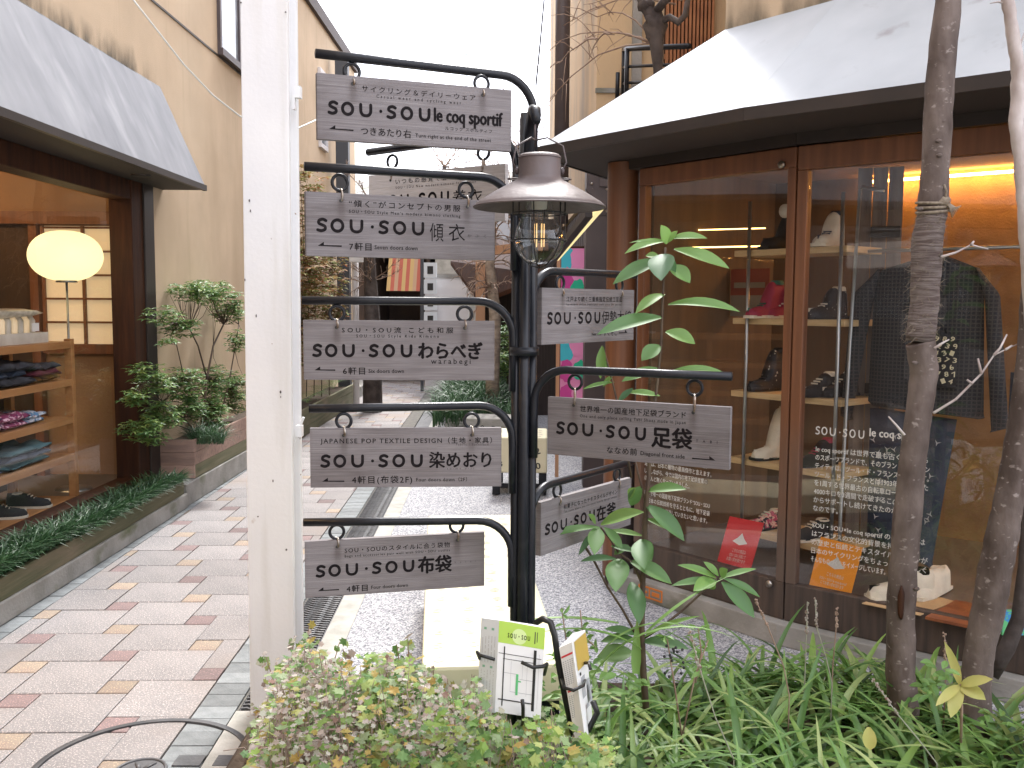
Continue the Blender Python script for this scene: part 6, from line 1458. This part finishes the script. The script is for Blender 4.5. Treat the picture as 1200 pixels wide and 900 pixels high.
c = at(1107, 236, Y - .04); b_.ball(c, .018, .014, .016, 10, 7, .4, 2)
for k in range(7): b_.tube([c, c + Vector((.012 + .003 * k, -.01, -.02)), c + Vector((.022 + .004 * k, -.01, -.05 + .006 * k))], [.004, .003, .0015], 5)
b_.tube([c, c + Vector((0, -.01, .03)), c + Vector((-.004, 0, .05))], .0035, 5); b_.build('rope_tie', M['rope'], t1, True)
b_ = MB(); rg = random.Random(17)      # loose fibres on the wrap
for k in range(260):
    f = rg.random(); i = 8 + int(f * 3); q = P1[i][0].lerp(P1[i + 1][0], rg.random()); a = rg.uniform(0, 6.28); e = Vector((cos(a), sin(a), 0)); r = .045
    b_.tube([q + e * r * .98, q + e * (r + .004) + Vector((rg.uniform(-.008, .008), 0, rg.uniform(-.012, .012))), q + e * (r + .008) + Vector((rg.uniform(-.02, .02), 0, rg.uniform(-.02, .01)))], [.0009, .0007, .0004], 3)
b_.build('loose_fibre', M['rope'], t1)
b_ = MB()
for path in ([(1103, 301), (1120, 296), (1138, 287), (1158, 292)], [(1138, 287), (1141, 283)], [(1094, 484), (1120, 468), (1150, 438), (1165, 416), (1195, 402)], [(1150, 438), (1146, 420)], [(1165, 416), (1172, 408), (1180, 392)], [(1140, 450), (1133, 445)], [(1095, 408), (1106, 401), (1112, 398)], [(1060, 510), (1050, 498), (1041, 488)], [(1178, 410), (1186, 405)]):
    b_.tube([at(u, v, Y - .05 + .01 * i) for i, (u, v) in enumerate(path)], [.0045 * (1 - .7 * i / len(path)) for i in range(len(path))], 6)
b_.build('twigs', M['bark_pale'], t1, True)
for (u, v) in ((1100, 165), (1106, 142), (1101, 182), (1078, 245), (1072, 425), (1074, 690)):
    b_ = MB(); c = at(u, v, Y - .040); b_.ball(c, .010, .005, .006, 10, 6, .5, u); b_.build('branch_scar', M['bark'], t1, True)
b_ = MB(); c = at(1056, 706, Y - .044); b_.ball(c, .011, .006, .055, 12, 10, .3, 4); b_.build('bark_split', M['dark_wood'], t1, True)
Y2 = 2.9
P2 = [(at(u, v, Y2), r * Y2 / 1100) for u, v, r in ((1140, 862, 20), (1143, 800, 18), (1148, 760, 17), (1158, 715, 18.5), (1166, 670, 19), (1176, 620, 18), (1187, 560, 16), (1198, 500, 16), (1207, 430, 15), (1213, 330, 14), (1217, 200, 14))]
t2 = trunk_obj('young_tree', 'leaning brown trunk at the right edge that forks beside a thinner stem', P2, [(0, 10, M['bark'], 'trunk')], None, seed=4)
b_ = MB(); b_.tube([at(1160, 790, 2.98), at(1180, 760, 2.98), at(1194, 725, 2.98), (at(1202, 660, 2.98)), at(1206, 560, 2.98)], [.03, .026, .024, .022, .02], 12); b_.build('side_stem', M['bark_dark'], t2, True)
Y3 = 2.6
P3 = [(at(u, v, Y3), r * Y3 / 1100) for u, v, r in ((1222, 700, 8), (1216, 500, 8), (1206, 330, 8), (1201, 250, 8), (1196, 190, 7.5), (1191, 140, 8), (1194, 90, 8), (1188, 45, 7), (1181, 0, 6.5), (1172, -40, 6))]
P3 = [(Vector((P3[0][0].x, Y3, .1)), .02)] + P3
t3 = trunk_obj('young_tree', 'thin pale crooked stem at the upper right edge of the view', P3, [(0, 10, M['bark_pale'], 'trunk')], None, n=10, seed=6)
b_ = MB(); b_.tube([at(1181, 5, Y3), at(1170, 2, Y3), at(1160, 4, Y3)], [.003, .0025, .001], 5); b_.tube([at(1193, 60, Y3), at(1200, 40, Y3), at(1210, 30, Y3)], [.003, .0025, .002], 5); b_.build('twigs', M['bark_pale'], t3, True)

# ------------------------------------------------------------------ broad leaved sapling
sap = thing('broad_leaf_sapling', 'sapling with long glossy green leaves growing between the sign boards and the door', 'plant', at(755, 830, 2.75))
YS = 2.75
def SP(u, v, dy=0): return at(u, v, YS + dy)
b_ = MB()
b_.tube([SP(757, 830), SP(754, 790), SP(752, 740), SP(753, 690), SP(756, 610), SP(760, 560), SP(764, 500), SP(770, 450), SP(775, 400), SP(777, 340), SP(780, 290)], [.0105, .010, .009, .0085, .008, .0065, .005, .0045, .004, .0035, .003], 8)
b_.tube([SP(750, 752), SP(730, 715), SP(712, 688), SP(695, 655), SP(684, 638)], [.0045, .004, .0035, .004, .005], 6)
b_.tube([SP(754, 748), SP(775, 735), SP(800, 715), SP(822, 695), SP(840, 677)], [.005, .004, .0038, .0035, .003], 6)
b_.tube([SP(755, 690), SP(742, 660), SP(725, 648), SP(715, 632), SP(704, 618)], [.005, .004, .0035, .003, .003], 6)
b_.tube([SP(740, 560), SP(730, 500), SP(716, 440), SP(706, 405)], [.0035, .003, .0028, .002], 6); b_.tube([SP(757, 590), SP(748, 555), SP(742, 530)], [.004, .003, .003], 6)
b_.build('stems', M['stem'], sap, True)
LV = [  # base u v, tip u v, width px, droop, tone(0 mature 1 young), tip depth offset
 (781, 283, 736, 297, 10, .9, 1, -.02), (779, 283, 741, 285, 3, .6, 1, -.02), (785, 280, 825, 280, 9, .8, 1, -.02), (781, 286, 775, 266, 14, .2, 1, 0), (783, 284, 793, 272, 8, .2, 1, 0), (790, 292, 848, 313, 15, .5, 1, -.06), (776, 305, 724, 331, 17, .6, 0, -.03),
 (777, 298, 775, 326, 26, .3, 0, -.10), (784, 312, 806, 330, 18, .5, 1, -.04), (778, 300, 762, 315, 12, .5, 1, 0), (784, 300, 790, 320, 9, .4, 0, -.03), (772, 300, 758, 300, 8, .3, 1, 0),
 (779, 345, 748, 366, 13, .7, 1, -.03), (783, 357, 860, 366, 12, .9, 1, -.05), (776, 372, 707, 391, 17, .6, 0, -.06), (780, 389, 811, 402, 17, .5, 1, -.03), (774, 405, 754, 421, 16, .4, 0, -.02), (773, 432, 733, 446, 12, .5, 1, -.02), (783, 437, 842, 437, 9, .8, 1, -.04),
 (706, 405, 704, 440, 10, .4, 1, 0), (712, 432, 702, 420, 8, .4, 1, 0), (718, 440, 708, 452, 6, .4, 1, 0), (735, 460, 770, 464, 8, .5, 1, 0), (742, 455, 726, 470, 7, .4, 0, 0), (720, 448, 686, 456, 5, .6, 1, 0),
 (758, 576, 800, 574, 13, .6, 1, -.05), (757, 592, 797, 630, 19, .4, 0, -.08), (757, 608, 788, 622, 8, .6, 1, -.03), (752, 570, 740, 590, 14, .5, 0, 0), (745, 572, 738, 582, 10, .4, 1, 0),
 (703, 618, 642, 630, 9, .6, 0, -.06), (700, 618, 697, 647, 17, .3, 0, -.10), (704, 615, 750, 602, 16, .5, 0, -.05), (708, 618, 727, 642, 11, .5, 0, -.05), (697, 622, 680, 648, 7, .4, 0, -.03), (698, 614, 690, 604, 9, .2, 1, -.02), (712, 622, 750, 628, 7, .4, 0, .02),
 (745, 636, 762, 655, 22, .3, 0, -.08), (752, 632, 755, 664, 22, .3, 0, -.12), (726, 655, 722, 690, 24, .3, 0, -.12), (738, 658, 782, 682, 18, .5, 0, -.05), (740, 682, 748, 727, 19, .4, 0, -.12), (722, 655, 684, 658, 9, .5, 0, -.03), (720, 650, 735, 640, 10, .3, 0, 0), (716, 640, 742, 646, 8, .4, 0, 0),
 (840, 678, 798, 664, 9, .6, 1, -.02), (838, 680, 815, 692, 16, .4, 1, -.06), (840, 680, 792, 686, 9, .4, 0, -.04), (843, 678, 882, 668, 7, .4, 1, 0), (846, 682, 880, 720, 17, .5, 0, -.06), (848, 678, 886, 698, 9, .6, 0, -.02), (842, 675, 826, 660, 8, .4, 1, 0), (845, 676, 852, 668, 12, .2, 1, -.03), (838, 684, 833, 690, 8, .3, 1, 0),
 (745, 750, 708, 752, 12, .7, 0, .03), (742, 765, 704, 772, 22, .4, 0, -.03), (752, 752, 802, 760, 14, .7, 0, -.03), (748, 744, 712, 738, 10, .5, 0, 0), (753, 748, 815, 725, 6, .7, 1, -.05)]
mb0, mb1 = MB(), MB(); rg = random.Random(3)
for (u0, v0, u1, v1, w, dr, tone, dy) in LV:
    a, b = SP(u0, v0), SP(u1, v1, dy + rg.uniform(-.02, .02)); L = (b - a).length
    nrm = (EYE - a).normalized() + Vector((rg.uniform(-.3, .3), 0, .9)); dd = (b - a).normalized()
    nrm = (nrm - dd * nrm.dot(dd)).normalized()
    # start raised so that the arc ends near the tip
    dd2 = (dd + nrm * math.tan(min(dr, 1) * .42)).normalized()
    leaf(mb1 if tone else mb0, a, dd2, nrm, L * 1.12, w * YS / 1100 * 1.18, dr * .9, 8, .2, 1.0)
mb0.build('leaves', M['broad'], sap, True); mb1.build('leaves', M['broad_bright'], sap, True)

# ------------------------------------------------------------------ ground foliage
rg = random.Random(77)
def inbed(x, y): return y < 3.2 + (.25 if .3 < x < 1.5 else 0) - max(0, x - 1.3) * .75
mb = MB(); cnt = 0
while cnt < 520:          # clumps of strap leaves
    x = rg.uniform(.02, 2.2); y = rg.uniform(1.75, 3.35)
    if not inbed(x, y + .08): continue
    if x < .25 and rg.random() < .5: continue
    cnt += 1; zb = bedz(x, y) - .01; lean0 = rg.uniform(0, .5)
    big = rg.random() < .35
    for k in range(rg.randint(3, 6)):
        azm = rg.uniform(0, 6.28); L = rg.uniform(.20, .40) * (1.15 if big else 1); blade(mb, (x + rg.uniform(-.02, .02), y + rg.uniform(-.02, .02), zb), azm, L, rg.uniform(.015, .025) * (1.3 if big else 1), rg.uniform(.35, 1.15), rg.uniform(.8, 1.9), 7)
tag(stuff(mb.build('strap_leaf_grass', M['strap'], smooth=True)), 'dense arching strap leaved grass covering the right of the planting bed', 'grass')
ab = thing('arching_blades', 'few long pale green blades arching out beside the leaflet holder', 'plant', at(690, 840, 2.62))
for (u, v, azm, L, w, le, dr) in ((690, 800, -.2, .5, .02, .5, 1.6), (725, 730, 3.1, .30, .022, 1.4, .4), (752, 760, 3.3, .34, .02, 1.0, .9), (758, 740, .3, .3, .018, .9, .4), (560, 845, 3.3, .32, .02, .9, .9), (570, 860, 3.0, .34, .018, .8, 1.1), (640, 860, .2, .32, .024, .6, 1.4), (700, 770, .1, .42, .014, .7, 1.9), (745, 790, 1.4, .16, .03, .1, .4), (712, 860, -.9, .34, .026, .4, 1.4)):
    q = at(u, v, 2.62); b_ = MB(); blade(b_, q, azm, L, w, le, dr, 9); b_.build('blade', M['broad_bright'], ab, True)
# lobed leaf plant on the left: leaves massed on a mound with dry twiggy top
mum = thing('lobed_leaf_plant', 'sprawling yellow green lobed leaf plant filling the front left of the bed', 'plant', (-.35, 2.5, .1))
def topz(x, y):
    u = 600 + FPX * x / y
    prof = [(284, 885), (300, 835), (325, 775), (350, 752), (375, 770), (410, 790), (440, 768), (475, 778), (520, 815), (560, 800), (600, 845), (650, 835), (700, 872), (760, 885)]
    v = prof[0][1]
    for a, b in zip(prof, prof[1:]):
        if a[0] <= u <= b[0]: v = a[1] + (b[1] - a[1]) * (u - a[0]) / (b[0] - a[0])
    if u > 760: v = 885
    z0 = at(u, v, y).z
    edge = min(1, (3.2 - y) / .35) if y > 2.85 else 1
    return max(.13, min(z0, .60) * edge) - .02
lf, dr_, tw = MB(), MB(), MB(); n = 0
while n < 9000:
    x = rg.uniform(-.88, .32); y = rg.uniform(1.95, 3.05); u = 600 + FPX * x / y
    if u < 284 or u > 730 or (u > 560 and rg.random() < .45): continue
    tz = topz(x, y); z = tz * (rg.random() ** .28) + rg.uniform(-.02, .035) + .07 * noise.noise(Vector((x * 6, y * 6, 3)))
    if z < .05: continue
    if noise.noise(Vector((x * 11, y * 11, z * 11))) < -.24: continue
    dry = noise.noise(Vector((x * 3.2 + 4, y * 3.2, 1))) + (.50 if u < 420 else -.1) + (.15 if z > tz * .9 else -.05) > .28
    p = Vector((x, y, z)); d = rdir(rg, -.35, .3); nn = Vector((rg.uniform(-.7, .7), rg.uniform(-1.0, .3), 1))
    if dry and rg.random() < .7: lobed(dr_, p, d, nn, rg.uniform(.010, .020), rg)
    else: lobed(lf, p, d, nn, rg.uniform(.013, .036), rg)
    n += 1
for k in range(620):
    x = rg.uniform(-.86, .3); y = rg.uniform(2.1, 2.95); u = 600 + FPX * x / y
    if u < 288 or u > 720: continue
    z1 = topz(x, y) + rg.uniform(-.06, .03); b0_ = Vector((x + rg.uniform(-.1, .1), y + rg.uniform(-.06, .06), .1)); e = Vector((x, y, z1)); m_ = (b0_ + e) / 2 + Vector((rg.uniform(-.03, .03), 0, .02)); tw.tube([b0_, m_, e], [.0022, .0018, .001], 4)
lf.build('leaves', M['mum'], mum); dr_.build('dry_leaves', M['pale'], mum); tw.build('stems', M['pale_twig'], mum)
# tall sprigs rising over the mound
spg, sl_, sd_ = MB(), MB(), MB()
for (u0, v0, u1, v1, Y_) in ((352, 800, 362, 732, 2.9), (372, 800, 398, 752, 2.8), (330, 790, 345, 745, 2.9), (468, 820, 465, 755, 2.6), (472, 800, 478, 745, 2.65), (430, 810, 442, 775, 2.6), (545, 840, 553, 790, 2.6), (410, 800, 402, 760, 2.8), (395, 820, 360, 770, 2.8), (527, 850, 524, 795, 2.5), (320, 800, 312, 770, 2.9), (500, 830, 508, 780, 2.6)):
    a, b = at(u0, v0 + 20, Y_), at(u1, v1, Y_); m_ = (a + b) / 2 + Vector((.01, 0, 0)); spg.tube([a, m_, b], [.0028, .0022, .0012], 5)
    for k in range(13):
        q = a.lerp(b, .3 + .7 * rg.random()) + Vector((rg.uniform(-.012, .012), rg.uniform(-.01, .01), rg.uniform(-.01, .01))); (lobed)(sl_ if rg.random() < .5 else sd_, q, rdir(rg, -.5, .6), (EYE - q).normalized() + rdir(rg) * .5, rg.uniform(.018, .034), rg)
spg.build('sprig_stems', M['twig'], mum); sl_.build('sprig_leaves', M['mum'], mum); sd_.build('dry_sprig_leaves', M['pale'], mum)
# pale dry seed stalks over the grass
for i, (path, Y_, lab) in enumerate((
    ([(955, 700), (957, 735), (968, 770), (975, 800)], 2.85, 'tallest pale seed stalk rising before the orange card'),
    ([(946, 705), (945, 745), (943, 800)], 2.9, 'straight thin pale stalk left of the seed stalk by the orange card'),
    ([(981, 712), (980, 735), (976, 780)], 2.95, 'short brown seed stalk below the orange card'),
    ([(885, 702), (900, 735), (918, 780), (925, 815)], 2.8, 'reddish dry stalk leaning before the gravel'),
    ([(1022, 795), (1050, 835), (1075, 865), (1098, 895)], 2.45, 'dry knotted stalk lying across the grass at lower right'),
    ([(808, 740), (822, 790), (838, 840), (860, 890)], 2.4, 'long dry stalk slanting down the grass below the sapling'),
    ([(1107, 742), (1108, 775), (1108, 800)], 2.9, 'small brown seed stalk between the two trunks'))):
    t = thing('dry_stalk', lab, 'stalk', at(*path[-1], Y_), 'dry stalks over the grass'); b_ = MB(); P = [at(u, v, Y_) for u, v in path]
    P.append(Vector((P[-1].x, P[-1].y, min(P[-1].z, .12)))); b_.tube(P, [.0012] + [.002] * (len(P) - 2) + [.003], 5)
    b_.build('stem', M['twig'] if i in (2, 3, 6) else M['pale'], t, True); b_ = MB()
    for k in range(26):
        q = P[0].lerp(P[1], rg.random()) + Vector((rg.uniform(-.004, .004), rg.uniform(-.004, .004), 0)); b_.ball(q, .0032, .0032, .004, 5, 4)
    b_.build('seeds', M['twig'] if i in (2, 3, 6) else M['pale'], t)
# berry weed by the gravel
wd = thing('berry_weed', 'thin weed with dark berries and small leaves between the sapling and the grass', 'plant', at(800, 830, 2.6))
b_, l_, be = MB(), MB(), MB()
for path in ([(800, 870), (790, 800), (782, 750), (778, 745)], [(800, 860), (815, 790), (830, 750)], [(815, 800), (822, 765), (818, 735)], [(690, 800), (683, 745), (680, 715)], [(690, 800), (665, 760), (658, 712)], [(683, 745), (700, 760)], [(672, 790), (650, 770)]):
    P = [at(u, v, 2.6) for u, v in path]; b_.tube(P, [.003 - .002 * i / len(P) for i in range(len(P))], 5)
    for k in range(9):
        q = P[-2].lerp(P[-1], rg.random()); leaf(l_, q, rdir(rg, -.2, .6), rdir(rg, .2, 1), rg.uniform(.02, .05), .013, .5, 3)
for k in range(16):
    q = at(rg.uniform(778, 802), rg.uniform(748, 796), 2.59); be.ball(q, .0045, .0045, .0045, 7, 5)
b_.build('stems', M['twig'], wd, True); l_.build('leaves', M['broad_bright'], wd); be.build('berries', M['black_print'], wd, True)
# pinkish leaf buds
# yellow leaved sprig by the second trunk
ys = thing('yellow_leaf_sprig', 'sprig of bright yellow leaves between the two right trunks', 'plant', at(1126, 850, 2.6)); b_ = MB(); l_ = MB()
b_.tube([at(1126, 870, 2.6), at(1127, 830, 2.6), at(1125, 800, 2.6)], .004, 6); b_.build('stem', M['twig'], ys, True)
for (u, v, w) in ((1116, 766, 11), (1153, 794, 14), (1149, 814, 18), (1116, 832, 17), (1103, 818, 12)):
    a, b = at(1125, 803, 2.6), at(u, v, 2.52); nrm = (EYE - a).normalized() + Vector((0, 0, .4)); leaf(l_, a, b - a, nrm, (b - a).length * 1.1, w * 2.55 / 1100, .5, 6, .15, .8)
l_.build('leaves', M['yellow_leaf'], ys, True)
b_ = MB(); a, b = at(1018, 852, 2.3), at(1020, 880, 2.28); leaf(b_, a, b - a, (EYE - a), (b - a).length, .034, .4, 5, .2, .7); tag(b_.build('fallen_leaf', M['yellow_leaf'], smooth=True), 'single pale yellow leaf caught in the grass at lower right', 'leaf')
# small broad leaves low in the bed
mb = MB()
for (cu, cv, nlv) in ((1100, 800, 16), (1090, 785, 10), (1160, 850, 10), (700, 780, 8), (735, 800, 14), (640, 805, 12), (820, 775, 8), (575, 850, 8)):
    for k in range(nlv):
        q = at(cu + rg.uniform(-22, 22), cv + rg.uniform(-14, 20), 2.62 + rg.uniform(-.1, .1)); leaf(mb, q, rdir(rg, -.3, .4), Vector((rg.uniform(-.5, .5), -.6, 1)), rg.uniform(.03, .06), rg.uniform(.014, .024), .6, 4)
tag(stuff(mb.build('low_leafy_weeds', M['broad_bright'])), 'small bright leafy weeds scattered through the bed', 'weeds')
